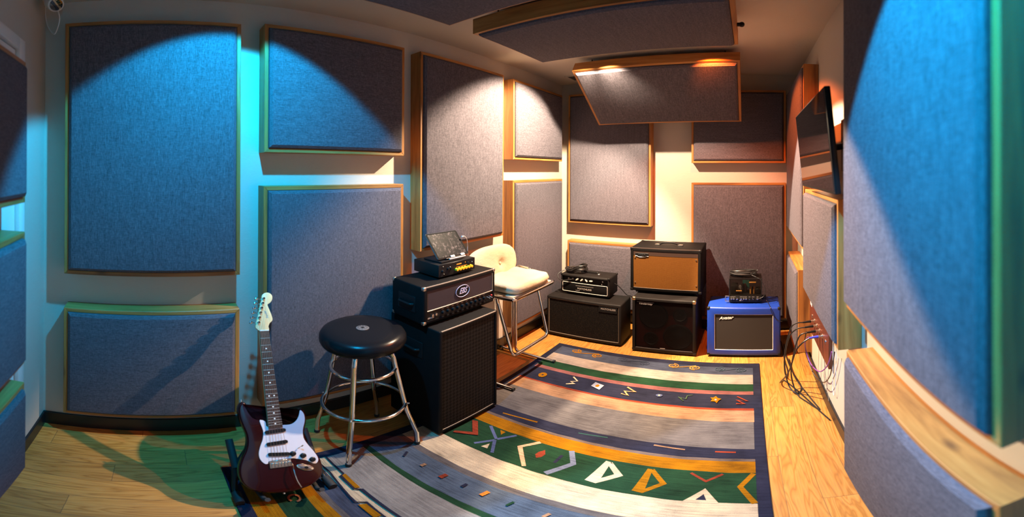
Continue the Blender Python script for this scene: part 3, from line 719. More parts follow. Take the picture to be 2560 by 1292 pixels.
# --- small head with yellow knobs
t = thing('amplifier_head', 'small flat black amplifier with a row of yellow knobs under the tablet', 'amplifier', (-1.452, 1.497, Z2 + 0.001), L90, AG)
w, dp, h = 0.286, 0.205, 0.080; z0 = 0.010
MB().box(-w / 2, w / 2, 0.004, dp, z0, h, 0.003, 2).build('case', M['satin'], t)
MB().box(-w / 2, w / 2, 0.0, 0.004, z0, h, 0.001, 1).build('front_panel', M['plastic'], t); feet(t, w, dp, z0 + 0.001, 0.011)
for k in range(6): knob(t, -0.012 + k * 0.0235, 0.0, z0 + 0.024, 0.0088, 0.014, M['yellow'])
for x, z in ((-0.115, 0.042), (-0.075, 0.05), (-0.055, 0.05), (0.085, 0.055)): knob(t, x, 0.0, z0 + z - 0.01, 0.0075, 0.010, M['plastic'])
for x0, x1, z, mt in ((-0.008, 0.030, 0.060, 'orange_ink'), (0.060, 0.064, 0.062, 'orange_ink'), (-0.010, 0.08, 0.046, 'orange_ink')):
    MB().box(x0, x1, -0.0008, 0.0002, z, z + (0.006 if x1 - x0 < 0.05 else 0.002)).build('panel_print', M[mt], t)
for x, z in ((-0.112, 0.068), (-0.060, 0.058), (0.118, 0.057), (-0.105, 0.024)): MB().ball((x, -0.001, z), 0.0028, 10, 8).build('panel_screw', M['steel'], t)
Z3 = Z2 + h + 0.001

# --- tablet on its stand
t = thing('tablet_stand', 'low black tablet stand with pale grips on the small amplifier', 'stand', (-1.480, 1.490, Z3), L90)
MB().box(-0.100, 0.070, -0.010, 0.135, 0.0, 0.010, 0.004, 2).build('base', M['plastic'], t)
MB().box(-0.030, 0.100, -0.006, 0.010, 0.0105, 0.0165, 0.002, 1).build('front_grip', M['grey_clip'], t)
LN = math.radians(41)
rb = Matrix.Translation((0, 0.010, 0.020)) @ Matrix.Rotation(-LN, 4, 'X')
MB().box(-0.085, 0.085, 0.0085, 0.0125, 0.000, 0.130, 0.002, 1, rb).build('back_rest', M['plastic'], t)
MB().box(-0.04, 0.04, 0.082, 0.088, 0.008, 0.072, 0.002, 1).build('support_leg', M['plastic'], t)
for x0, x1 in ((-0.010, 0.022), (0.070, 0.102)): MB().box(x0, x1, -0.006, -0.0018, -0.004, 0.010, 0.0015, 1, rb).build('lip_clip', M['grey_clip'], t)
MB().box(-0.05, 0.10, -0.005, 0.012, -0.008, -0.001, 0.002, 1, rb).build('lip', M['plastic'], t)
tb = thing('tablet', 'tablet with a speckled dark picture propped above the bass amplifier', 'tablet', Vector((-1.480, 1.490, Z3)) + Vector((-0.010, 0.019, 0.020)), rot=(Matrix.Rotation(L90, 3, 'Z') @ Matrix.Rotation(-LN, 3, 'X')))
MB().prism(rrect(-0.123, 0.123, 0.0, 0.170, 0.010), 0.0, 0.0075, 0.002, 2).build('tablet_body', M['tab_side'], tb)
MB().prism(rrect(-0.1215, 0.1215, 0.0015, 0.1685, 0.009), -0.0008, 0.0006).build('glass_bezel', M['bezel'], tb)
MB().prism(rrect(-0.112, 0.106, 0.008, 0.160, 0.002), -0.0014, -0.0004).build('display', M['tablet'], tb)
cp = [(-1.545, 1.627, Z3 + 0.115), (-1.548, 1.655, Z3 + 0.112), (-1.560, 1.690, Z3 + 0.080), (-1.575, 1.712, Z3 + 0.0), (-1.58, 1.718, Z3 - 0.06), (-1.60, 1.71, Z2 + 0.004), (-1.64, 1.70, Z2 + 0.003)]
o = MB().tube(smooth(cp, 8), 0.0018, 8).tube([cp[0], (-1.546, 1.640, Z3 + 0.114)], 0.0042, 10).build('charging_cable', M['white_cable'])
tag(o, 'thin white charging cable arching from the tablet down behind the amplifier', 'cable')

# --- wide black guitar cabinet and its head (back left)
t = thing('speaker_cabinet', 'wide black guitar cabinet on the floor carrying the head with white knobs', 'speaker cabinet', (-1.350, 2.868, 0.0), math.radians(0.8), SG)
w, dp, h = 0.686, 0.272, 0.402; z0 = 0.014
cab_body(t, w, dp, z0, h - z0, 0.020, 0.024, 0.020, 0.014, M['tolex_top'], 0.012); feet(t, w, dp, z0 + 0.002)
MB().box(-w / 2 + 0.021, w / 2 - 0.021, 0.006, 0.013, z0 + 0.025, h - 0.021, 0.002, 1).build('grille', M['gr_black'], t)
frame_pipe(t, -w / 2 + 0.022, w / 2 - 0.022, z0 + 0.026, h - 0.022, 0.005, 0.0028, M['piping'])
MB().box(w / 2 - 0.195, w / 2 - 0.035, 0.002, 0.0065, h - 0.083, h - 0.030, 0.001, 1).build('logo_plate', M['plastic'], t)
lettering('logo_lettering', 'MATCHLESS', w / 2 - 0.112, 0.002, h - 0.052, 0.022, M['ink'], t, width=0.128)
Z1 = h
t = thing('amplifier_head', 'small black amplifier head with four white pointer knobs on the wide cabinet', 'amplifier', (-1.383, 2.980, Z1), math.radians(0.4), AG)
w, dp, h = 0.466, 0.215, 0.196; z0 = 0.012
cab_body(t, w, dp, z0, h - z0, 0.016, 0.016, 0.018, 0.030, M['tolex_top'], 0.014); feet(t, w, dp, z0 + 0.002, 0.013)
zs = z0 + 0.110
q = MB(); q.box(-w / 2 + 0.0165, w / 2 - 0.0165, 0.002, 0.029, z0 + 0.0165, zs, 0.003, 2).build('lower_front', M['tolex'], t)
frame_pipe(t, -w / 2 + 0.020, w / 2 - 0.020, z0 + 0.020, zs - 0.003, 0.0015, 0.0020, M['white_pipe'])
MB().box(-w / 2 + 0.017, w / 2 - 0.017, 0.022, 0.029, zs, h - 0.0185).build('control_panel', M['plastic'], t)
lettering('logo_lettering', 'MATCHLESS', 0.0, 0.0012, z0 + 0.056, 0.023, M['ink'], t, width=0.132)
for z, x0, x1 in ((z0 + 0.081, -0.085, 0.085), (z0 + 0.036, -0.085, -0.045)): MB().box(x0, x1, 0.0008, 0.0022, z, z + 0.0018).build('logo_line', M['ink'], t)
for k, x in enumerate((-0.075, -0.030, 0.013, 0.058)):
    m = MB(); a = (0.9, 0.8, -0.7, 1.5)[k]
    m.lathe([(0.010, 0), (0.009, 0.014), (0.006, 0.015)], (x, 0.022, zs + 0.030), 'Y', 18)
    m.box(-0.0045, 0.0045, -0.018, 0.0, -0.015, 0.015, 0.002, 1, Matrix.Translation((x, 0.021, zs + 0.030)) @ Matrix.Rotation(a, 4, 'Y'))
    m.build('pointer_knob', M['offwhite'], t)
for x in (-0.160, -0.118): MB().lathe([(0.0085, 0), (0.0085, 0.008), (0.004, 0.009)], (x, 0.022, zs + 0.028), 'Y', 14).build('input_jack', M['steel'], t)
MB().lathe([(0.008, 0), (0.006, 0.008), (0.003, 0.010)], (0.165, 0.022, zs + 0.034), 'Y', 14).build('pilot_lamp', M['steel'], t)
MB().cyl((0.160, 0.022, zs + 0.016), (0.160, 0.008, zs + 0.010), 0.003, n=10).build('toggle_switch', M['chrome'], t)
MB().tube(fillet([(-0.075, 0.10, h), (-0.07, 0.10, h + 0.014), (0.085, 0.10, h + 0.014), (0.09, 0.10, h)], 0.01), 0.007, 10).build('top_handle', M['plastic'], t)
for x in (-0.078, 0.093): MB().box(x - 0.014, x + 0.014, 0.088, 0.112, h - 0.001, h + 0.005, 0.002, 1).build('handle_bracket', M['steel'], t)
for sx in (-1, 1):
    for y in (0, dp): corner(t, sx * w / 2, y, h, 0.016, M['plastic'])
Z2 = Z1 + h
def coil(name, label, c, rx, ry, turns, tail, r=0.0050, lift=0.0036, group='coiled black cables', seed=1, hump=0.0):
    rnd = random.Random(seed); pts = []
    n = 26
    for k in range(turns * n):
        a = 2 * PI * k / n; q = k // n
        jr = 1 + 0.13 * math.sin(q * 2.3 + 1) + 0.05 * noise.noise(Vector((k * 0.11, seed * 5, 0)))
        pts.append((c[0] + rx * jr * math.cos(a) + 0.010 * math.sin(q * 1.9), c[1] + ry * jr * math.sin(a) + 0.008 * math.cos(q * 2.7),
                    c[2] + r + (q * lift * 1.55) * (0.82 + 0.18 * math.sin(a * 1 + q)) + 0.003 * noise.noise(Vector((k * 0.2, seed, 3)))))
    pts = [Vector(p) for p in pts]
    for p in pts: p.z += hump * max(0.0, min(1.0, (p.x - c[0] + 0.02) / 0.05))
    pts = pts + smooth([pts[-1]] + [Vector(p) for p in tail], 8)[1:] if tail else pts
    o = MB().tube(pts, r, 8).build(name, M['cable']); return tag(o, label, 'cable', group)
hx, hy = -1.383, 2.980
coil('coiled_cable', 'coiled black cable on the amplifier head with white pointer knobs', (hx - 0.115, hy + 0.090, Z2 + 0.001), 0.090, 0.060, 9,
     [(hx - 0.16, hy + 0.06, Z2 + 0.035), (hx - 0.215, hy + 0.03, Z2 + 0.022), (hx - 0.252, hy - 0.012, Z2 - 0.010), (hx - 0.235, hy - 0.030, Z2 - 0.045), (hx - 0.20, hy - 0.022, Z1 + 0.135), (hx - 0.145, hy - 0.012, Z1 + 0.146), (hx - 0.122, hy - 0.004, Z1 + 0.150)], seed=3, hump=0.030)
o = MB().tube(smooth([(-1.148, 3.10, Z1 + 0.12), (-1.120, 3.11, Z1 + 0.10), (-1.085, 3.12, Z1 + 0.06), (-1.045, 3.13, Z1 + 0.012), (-1.000, 3.16, Z1 - 0.03), (-0.985, 3.20, 0.15), (-0.985, 3.24, 0.02)], 8), 0.0042, 8).build('power_cable', M['cable'])
tag(o, 'thin black cord running down from the small head between two cabinets', 'cable')

# --- lower middle bass cabinet
t = thing('speaker_cabinet', 'square black cabinet on the floor carrying the tan fronted cabinet', 'speaker cabinet', (-0.651, 2.838, 0.0), 0.0, SG)
w, dp, h = 0.506, 0.385, 0.506; z0 = 0.012
cab_body(t, w, dp, z0, h - z0, 0.024, 0.028, 0.022, 0.034, M['tolex_top'], 0.010); feet(t, w, dp, z0 + 0.002)
MB().box(-w / 2 + 0.025, w / 2 - 0.025, 0.028, 0.033, z0 + 0.029, h - 0.023).build('red_baffle', M['red_baffle'], t)
for x, z, r in ((-0.085, 0.345, 0.118), (0.125, 0.365, 0.055), (0.110, 0.165, 0.118), (-0.105, 0.130, 0.060)):
    m = MB(); m.lathe([(r, 0), (r, 0.006), (r * 0.90, 0.009), (r * 0.82, 0.003), (r * 0.30, 0.0008), (r * 0.26, 0.004), (r * 0.1, 0.006)], (x, 0.028, z), 'Y', 40); m.build('speaker_cone', M['cone'], t)
MB().box(-w / 2 + 0.025, w / 2 - 0.025, 0.008, 0.0095, z0 + 0.029, h - 0.023).build('grille', M['gr_sheer'], t)
MB().tube([(-w / 2 + 0.03, 0.008, z0 + 0.030), (w / 2 - 0.03, 0.008, z0 + 0.030)], 0.0022, 8).build('piping', M['brown_strip'], t)
for sx in (-1, 1): corner(t, sx * w / 2, 0, h, 0.024, M['brass']); corner(t, sx * w / 2, 0, z0, 0.020, M['plastic'])
lettering('logo_lettering', 'Vanderkley', -0.145, 0.007, h - 0.052, 0.026, M['ink'], t, width=0.108, shear=0.35)
MB().box(-0.215, -0.075, 0.0068, 0.0078, h - 0.040, h - 0.0385).build('logo_line', M['ink'], t)
MB().box(-0.028, 0.012, 0.0066, 0.0078, z0 + 0.038, z0 + 0.043).build('maker_plate', M['ink'], t)
Z1 = h
# --- upper cabinet with the tan front
t = thing('speaker_cabinet', 'black cabinet with a tan wicker front stacked on the square cabinet', 'speaker cabinet', (-0.663, 2.950, Z1), 0.0, SG)
w, dp, h = 0.586, 0.345, 0.398; z0 = 0.020
cab_body(t, w, dp, z0, h - z0, 0.026, 0.030, 0.026, 0.012, M['tolex'], 0.012); feet(t, w, dp, z0 + 0.002, 0.020)
zs = h - 0.026 - 0.040
MB().box(-w / 2 + 0.027, w / 2 - 0.027, 0.004, 0.0115, z0 + 0.031, zs, 0.002, 1).build('wicker_grille', M['gr_wicker'], t)
MB().box(-w / 2 + 0.027, w / 2 - 0.027, 0.003, 0.0115, zs, h - 0.027, 0.001, 1).build('top_strip', M['brown_strip'], t)
MB().tube([(-w / 2 + 0.03, 0.003, z0 + 0.031), (w / 2 - 0.03, 0.003, z0 + 0.031)], 0.0018, 8).build('piping', M['piping'], t)
MB().tube([(-w / 2 + 0.02, 0.0045, h - 0.0035), (w / 2 - 0.02, 0.0045, h - 0.0035)], 0.0035, 8).build('edge_trim', M['brown_strip'], t)
for x in (-w / 2 + 0.042, w / 2 - 0.042):
    for z in (z0 + 0.075, zs - 0.020): MB().lathe([(0.0075, 0), (0.006, 0.004), (0.002, 0.005)], (x, 0.004, z), 'Y', 16).build('grille_screw', M['brass'], t)
bx, bz = -w / 2 + 0.100, zs + 0.005
pts = [(-0.055, 0.016), (0.055, 0.016), (0.055, -0.010), (0.035, -0.010), (0.028, -0.017), (-0.028, -0.017), (-0.038, -0.010), (-0.055, -0.008)]
MB().prism([(bx + x, bz + z) for x, z in pts], -0.001, 0.003, 0.0008, 1).build('badge_plate', M['plastic'], t)
MB().tube([(bx + x, -0.001, bz + z) for x, z in pts[2:]], 0.0008, 6).build('badge_edge', M['steel'], t)
lettering('badge_lettering', 'MESA', bx, -0.0015, bz + 0.0045, 0.018, M['steel'], t, width=0.060, bold=0.0004, spacing=1.1)
lettering('badge_lettering', 'ENGINEERING', bx, -0.0015, bz - 0.0105, 0.007, M['steel'], t, width=0.050)
MB().tube(smooth([(-0.085, 0.15, h + 0.006), (-0.05, 0.15, h + 0.022), (0.0, 0.15, h + 0.027), (0.05, 0.15, h + 0.022), (0.085, 0.15, h + 0.006)], 6), 0.007, 10).build('top_handle', M['plastic'], t)
for x in (-0.098, 0.098): MB().box(x - 0.022, x + 0.022, 0.136, 0.164, h - 0.001, h + 0.011, 0.004, 2).build('handle_bracket', M['steel'], t)
for sx in (-1, 1):
    for y in (0, dp):
        for z in (h, z0): corner(t, sx * w / 2, y, z, 0.021, M['plastic'])

# --- blue cabinet and its see-through head
t = thing('speaker_cabinet', 'blue speaker cabinet with a charcoal front and white piping', 'speaker cabinet', (-0.036, 2.852, 0.0), math.radians(-0.3), SG)
w, dp, h = 0.558, 0.292, 0.456; z0 = 0.018
cab_body(t, w, dp, z0, h - z0, 0.056, 0.052, 0.058, 0.014, M['blue_tolex'], 0.014); feet(t, w, dp, z0 + 0.002, 0.020)
MB().box(-w / 2 + 0.057, w / 2 - 0.057, 0.007, 0.013, z0 + 0.053, h - 0.059, 0.002, 1).build('grille', M['gr_grey'], t)
frame_pipe(t, -w / 2 + 0.058, w / 2 - 0.058, z0 + 0.054, h - 0.060, 0.005, 0.0028, M['white_pipe'], rad=0.004)
lettering('logo_lettering', 'Avatar', -w / 2 + 0.057 + 0.087, 0.005, h - 0.092, 0.036, M['white_pipe'], t, width=0.112, shear=0.35, bold=0.0006, tilt=0.10)
for sx in (-1, 1):
    for y in (0, dp): corner(t, sx * w / 2, y, h, 0.020, M['plastic']); corner(t, sx * w / 2, y, z0, 0.020, M['plastic'])
MB().tube(smooth([(-w / 2 - 0.002, 0.09, 0.20), (-w / 2 - 0.014, 0.11, 0.20), (-w / 2 - 0.016, 0.14, 0.20), (-w / 2 - 0.014, 0.17, 0.20), (-w / 2 - 0.002, 0.19, 0.20)], 5), 0.006, 8).build('side_handle', M['steel'], t)
Z1 = h
t = thing('amplifier_head', 'small see-through amplifier with visible electronics standing on the blue cabinet', 'amplifier', (-0.024, 2.955, Z1 + 0.001), 0.0, AG)
w, dp, h = 0.256, 0.165, 0.215; z0 = 0.010
MB().box(-w / 2, w / 2, 0.0, dp, z0, z0 + 0.058, 0.003, 2).build('chassis', M['satin'], t); feet(t, w, dp, z0 + 0.001, 0.011)
zc = z0 + 0.058
for a in ((-w / 2, w / 2, 0.0, 0.003, zc, h), (-w / 2, w / 2, dp - 0.003, dp, zc, h), (-w / 2, -w / 2 + 0.003, 0.003, dp - 0.003, zc, h), (w / 2 - 0.003, w / 2, 0.003, dp - 0.003, zc, h), (-w / 2 + 0.003, w / 2 - 0.003, 0.003, dp - 0.003, h - 0.003, h)):
    MB().box(*a).build('clear_cover', M['smoke'], t)
for x in (-w / 2 + 0.003, w / 2 - 0.003):
    MB().box(x - 0.004, x + 0.004, -0.002, 0.004, zc, h + 0.001, 0.001, 1).build('cover_post', M['plastic'], t)
MB().box(-w / 2, w / 2, -0.001, 0.004, h - 0.004, h + 0.001).build('cover_rail', M['plastic'], t)
MB().box(-0.115, -0.062, 0.03, 0.13, zc, zc + 0.075, 0.004, 2).build('transformer', M['satin'], t)
for x, y in ((-0.040, 0.07), (-0.005, 0.10)):
    MB().lathe([(0.014, zc), (0.015, zc + 0.012), (0.015, zc + 0.060), (0.010, zc + 0.072), (0.003, zc + 0.078)], (x, y, 0), n=20).build('vacuum_tube', M['tube_glass'], t)
MB().box(-0.025, 0.030, 0.118, 0.122, zc + 0.03, zc + 0.10).build('circuit_board', M['pcb'], t)
MB().box(0.028, 0.085, 0.10, 0.115, zc + 0.078, zc + 0.088, 0.002, 1).build('terminal_strip', M['amber'], t)
for x, mt in ((0.040, 'amber'), (0.058, 'plastic'), (0.066, 'amber')): MB().cyl((x, 0.06, zc), (x, 0.06, zc + 0.062), 0.0065, n=16).build('capacitor', M[mt], t)
MB().box(0.082, 0.118, 0.05, 0.12, zc, zc + 0.045, 0.003, 1).build('output_transformer', M['satin'], t)
MB().cyl((-0.075, 0.02, zc + 0.035), (-0.030, 0.02, zc + 0.035), 0.006, n=14).build('capacitor', M['amber'], t)
for k, x in enumerate((-0.110, -0.092, -0.066, -0.035, -0.014, 0.005)):
    MB().lathe([(0.008, 0), (0.007, 0.010), (0.003, 0.012)], (x, 0.0, z0 + 0.033), 'Y', 16).build('knob', M['steel'] if k not in (2, 3) else M['chrome'], t)
for x in (0.028, 0.056): MB().cyl((x, 0.0, z0 + 0.036), (x + 0.003, -0.012, z0 + 0.028), 0.0028, n=10).build('toggle_switch', M['chrome'], t)
MB().lathe([(0.009, 0), (0.009, 0.010), (0.004, 0.011)], (0.094, 0.0, z0 + 0.034), 'Y', 16).build('input_jack', M['steel'], t)
for x0, x1 in ((-0.120, -0.078), (-0.045, -0.022), (-0.020, 0.012), (0.024, 0.038), (0.050, 0.070), (0.086, 0.102)): MB().box(x0, x1, -0.0006, 0.0004, z0 + 0.047, z0 + 0.049).build('panel_print', M['ink'], t)
MB().box(-0.048, -0.020, -0.0006, 0.0004, z0 + 0.014, z0 + 0.019).build('panel_print', M['ink'], t)
MB().tube(fillet([(-w / 2, 0.01, z0 + 0.050), (-w / 2 - 0.030, 0.01, z0 + 0.050), (-w / 2 - 0.030, 0.01, z0 + 0.006), (-w / 2, 0.01, z0 + 0.006)], 0.004), 0.004, 8).build('side_bracket', M['steel'], t)
m = MB(); m.box(w / 2, w / 2 + 0.036, 0.03, 0.06, z0 + 0.012, z0 + 0.048, 0.006, 2); m.build('side_plug', M['plastic'], t)
coil('coiled_cable', 'coiled black cable on top of the see-through amplifier', (-0.035, 3.035, Z1 + h + 0.002), 0.096, 0.052, 10,
     [(0.02, 2.99, Z1 + h + 0.030), (0.060, 2.965, Z1 + h + 0.012)], seed=8)
o = MB().tube(smooth([(0.05, 2.972, Z1 + h + 0.006), (0.085, 2.948, Z1 + h + 0.003), (0.116, 2.942, Z1 + 0.17), (0.128, 2.935, Z1 + 0.13), (0.118, 2.930, Z1 + 0.075), (0.085, 2.925, Z1 + 0.055), (0.072, 2.938, Z1 + 0.042)], 8), 0.0022, 8).build('patch_cable', M['cable'])
tag(o, 'thin cable looping over the right side of the see-through amplifier into its jack', 'cable')
o = MB().tube(smooth([(0.128, 3.00, Z1 + 0.03), (0.150, 2.97, Z1 + 0.006), (0.160, 2.90, Z1 + 0.005), (0.165, 2.850, Z1 + 0.002), (0.172, 2.843, Z1 - 0.03), (0.192, 2.842, Z1 - 0.075), (0.225, 2.842, Z1 - 0.11), (0.252, 2.843, Z1 - 0.12)], 8), 0.0024, 8).build('patch_cable', M['cable'])
tag(o, 'thin black cable hanging over the front top edge of the blue cabinet', 'cable')

# ------------------------------------------------------------------ stool
t = thing('bar_stool', 'round black vinyl stool with chrome legs and two chrome rings', 'stool', (-1.495, 0.925, 0.0), 0.0)
sx, sy = 0.022, -0.022
def saddle(p, a):
    f = max(0.0, p.z - 0.70) / 0.08
    fr = math.cos(a + 0.55) * (Vector((p.x, p.y)).length / 0.2)
    return Vector((p.x + sx, p.y + sy, p.z - f * 0.016 * max(0, fr) ** 2 + f * 0.004 * math.cos(2 * (a + 0.55)) * (Vector((p.x, p.y)).length / 0.2) ** 2))
MB().lathe([(0.06, 0.688), (0.176, 0.688), (0.192, 0.698), (0.201, 0.718), (0.200, 0.742), (0.190, 0.760), (0.170, 0.770), (0.13, 0.772), (0.07, 0.771), (0.02, 0.771)], n=64, fn=saddle).build('seat', M['vinyl'], t, ang=60)
MB().lathe([(0.030, 0.7715), (0.030, 0.7730), (0.027, 0.7738), (0.008, 0.7740)], (sx, sy, 0.0), n=40).build('seat_badge', M['silver'], t)
m = MB()
for k in range(10):
    a = 2 * PI * k / 10; m.box(-0.0035, 0.0035, -0.0008, 0.0008, 0, 0.0008, mat=Matrix.Translation((sx + 0.0215 * math.cos(a), sy + 0.0215 * math.sin(a), 0.7739)) @ Matrix.Rotation(a + (PI / 2 if k % 2 else 0.6), 4, 'Z'))
for a, l in ((0.2, 0.011), (1.3, 0.009), (2.4, 0.011)): m.box(-l, l, -0.0018, 0.0018, 0, 0.0008, mat=Matrix.Translation((sx, sy, 0.7741)) @ Matrix.Rotation(a, 4, 'Z'))
m.build('badge_print', M['plastic'], t)
MB().lathe([(0.12, 0.672), (0.12, 0.688), (0.02, 0.688)], (sx, sy, 0), n=32).build('seat_plate', M['plastic'], t)
foot = ((0.161, -0.170, RZ), (0.168, 0.184, RZ), (-0.186, -0.152, 0.0), (-0.182, 0.195, 0.0))
for fx, fy, fz in foot:
    u = Vector((fx, fy, 0)).normalized(); R_ = Vector((fx, fy, 0)).length
    pts = [u * 0.085 + Vector((sx * 0.9, sy * 0.9, 0.672)), u * 0.125 + Vector((sx * 0.8, sy * 0.8, 0.664)), u * 0.140 + Vector((sx * 0.8, sy * 0.8, 0.62)), u * 0.190 + Vector((0, 0, 0.320)), u * 0.200 + Vector((0, 0, 0.262)), u * (R_ - 0.004) + Vector((0, 0, 0.105)), u * R_ + Vector((0, 0, fz + 0.012))]
    leg = MB().tube(fillet(pts, 0.035, 6), 0.0125, 14).build('leg', M['chrome'], t)
    MB().lathe([(0.0135, 0.0), (0.0145, 0.004), (0.0140, 0.020)], (fx, fy, fz), n=18).build('rubber_tip', M['rubber'], leg)
    b = u * 0.198 + Vector((0, 0, 0.312)); MB().ball(b + u * 0.010, 0.006, 10, 8).build('bolt', M['chrome'], leg)
for r, z, off in ((0.194, 0.312, 0.0), (0.150, 0.548, 0.55)):
    MB().tube([(sx * off + r * math.cos(2 * PI * k / 64), sy * off + r * math.sin(2 * PI * k / 64), z) for k in range(64)], 0.0095, 12, closed=True).build('foot_ring', M['chrome'], t)

# ------------------------------------------------------------------ cream chair
def pillow(w, hgt, th, dents=(), cornerp=5, n=26, puff=0.5, seed=1, wr=0.004):
    """soft rounded slab: local X width, Z height, thickness along Y (front -Y)"""
    q = MB(); bm = q.bm; G = {}
    for side in (-1, 1):
        for i in range(n + 1):
            for j in range(n + 1):
                u, v = -1 + 2 * i / n, -1 + 2 * j / n
                edge = i in (0, n) or j in (0, n)
                if side == 1 and edge: G[(1, i, j)] = G[(-1, i, j)]; continue
                r = (abs(u) ** cornerp + abs(v) ** cornerp) ** (1 / cornerp) or 1
                k = max(abs(u), abs(v)) / r if r else 1
                x, z = u * k * w / 2, v * k * hgt / 2
                e = max(abs(u), abs(v)); prof = (1 - e ** 6) ** puff
                y = side * th / 2 * prof
                if side == -1:
                    for dx, dz, rad, dep in dents: y += dep * math.exp(-((x - dx) ** 2 + (z - dz) ** 2) / rad ** 2)
                y += wr * noise.noise(Vector((x * 9, z * 9, seed))) * prof
                G[(side, i, j)] = bm.verts.new((x, y, z))
    for side in (-1, 1):
        for i in range(n):
            for j in range(n):
                f = (G[(side, i, j)], G[(side, i + 1, j)], G[(side, i + 1, j + 1)], G[(side, i, j + 1)])
                if len(set(f)) == 4: bm.faces.new(f if side == -1 else tuple(reversed(f)))
    return q
t = thing('cream_chair', 'tall chrome tube chair with cream cushions against the left wall', 'chair', (-1.530, 2.135, 0.0), L90)
S = 0.252; r = 0.0125
for s in (-1, 1):
    X = s * S
    MB().tube(fillet([(X, 0.305, RZ + r), (X, 0.186, RZ + r), (X, 0.186, 0.69), (X * 0.86, 0.200, 0.96)], 0.045, 7), r, 12).build('rear_tube', M['chrome'], t)
    MB().tube(fillet([(X, -0.185, RZ + r), (X, 0.159, RZ + r), (X, 0.159, 0.698), (X, -0.176, 0.709)], 0.045, 7) + [Vector((X, -0.176, 0.709))], r, 12).build('front_tube', M['chrome'], t)
    MB().cyl((X, 0.285, 0.0), (X, 0.285, RZ + 0.003), 0.008, n=14).build('glide', M['rubber'], t)
    for y, zz in ((0.305, RZ), (-0.185, RZ)): MB().cyl((X, y - 0.004 * (1 if y < 0 else -1), zz + r), (X, y + 0.010 * (1 if y < 0 else -1), zz + r), r * 1.06, n=14).build('end_cap', M['rubber'], t)
    MB().tube(fillet([(X, -0.02, 0.70), (X, 0.03, 0.785), (X, 0.14, 0.790), (X, 0.186, 0.72)], 0.04, 7), 0.009, 10).build('side_loop', M['chrome'], t)
MB().tube(fillet([(-S, -0.10, 0.706), (-S, -0.178, 0.709), (S, -0.178, 0.709), (S, -0.10, 0.706)], 0.03, 7), r, 12).build('front_rail', M['chrome'], t)
MB().tube([(-S, 0.150, 0.697), (S, 0.150, 0.697)], r * 0.9, 12).build('rear_rail', M['chrome'], t)
MB().tube(fillet([(-0.235, -0.045, 0.66), (-0.215, -0.150, 0.272), (0.215, -0.150, 0.272), (0.235, -0.045, 0.66)], 0.05, 8), r * 0.95, 12).build('foot_rest', M['chrome'], t)
for s in (-1, 1): MB().cyl((s * 0.235, -0.045, 0.655), (s * 0.243, -0.042, 0.702), r, n=12).build('foot_rest_bracket', M['chrome'], t)
MB().box(-0.235, 0.235, -0.165, 0.160, 0.715, 0.724, 0.003, 1).build('seat_board', M['cream'], t)
sc_ = pillow(0.480, 0.385, 0.082, ((0.0, 0.0, 0.05, 0.012), (0.12, 0.10, 0.09, 0.006), (-0.14, -0.02, 0.06, 0.005)), 4.0, 34, 0.36, 3, 0.016)
sc_.xf(Matrix.Translation((0, -0.005, 0.760)) @ Matrix.Rotation(math.radians(-90), 4, 'X') @ Matrix.Rotation(PI, 4, 'Z')); sc_.build('seat_cushion', M['cream'], t, ang=70)
bc = pillow(0.540, 0.262, 0.066, ((0.065, -0.012, 0.032, 0.022),), 2.8, 36, 0.40, 5, 0.007)
RB = Matrix.Translation((-0.045, 0.150, 0.868)) @ Matrix.Rotation(math.radians(-9), 4, 'X')
bc.xf(RB); bc.build('back_cushion', M['cream'], t, ang=70)
for bx_ in (0.065,): MB().ball((bx_, -0.014, -0.012), 0.0115, 16, 10, (1, 0.5, 1)).xf(RB).build('cushion_button', M['cream'], t)
MB().box(-0.21, 0.21, 0.030, 0.040, -0.09, 0.08, 0.004, 1).xf(RB).build('back_board', M['cream'], t)

# ------------------------------------------------------------------ electric guitar and its stand
GR = Matrix.Rotation(L90, 3, 'Z') @ Matrix.Rotation(math.radians(-31.8), 3, 'X') @ Matrix.Rotation(math.radians(3.2), 3, 'Y')
t = thing('electric_guitar', 'dark red electric guitar with white pickguard leaning on a floor stand', 'guitar', (-1.184, 0.431, 0.132), rot=GR)
out = [(0.0, -0.036), (-0.060, -0.026), (-0.108, -0.006), (-0.138, 0.030), (-0.150, 0.075), (-0.148, 0.120), (-0.137, 0.160), (-0.121, 0.200), (-0.112, 0.240), (-0.113, 0.278), (-0.123, 0.318), (-0.133, 0.360), (-0.136, 0.398), (-0.129, 0.425), (-0.114, 0.436), (-0.101, 0.424), (-0.091, 0.392), (-0.076, 0.364), (-0.052, 0.350), (-0.028, 0.346), (0.0, 0.330), (0.026, 0.314), (0.052, 0.311), (0.078, 0.315), (0.097, 0.333), (0.108, 0.360), (0.116, 0.378), (0.126, 0.372), (0.133, 0.345), (0.130, 0.312), (0.120, 0.280), (0.113, 0.248), (0.115, 0.214), (0.126, 0.180), (0.143, 0.142), (0.154, 0.100), (0.151, 0.056), (0.136, 0.016), (0.100, -0.014), (0.050, -0.031)]
pts = [(p.x, p.z) for p in smooth([(x, 0, z) for x, z in out], 4, closed=True)]
MB().prism(pts, 0.012, 0.056, 0.010, 4).build('body', M['wine'], t, ang=60)
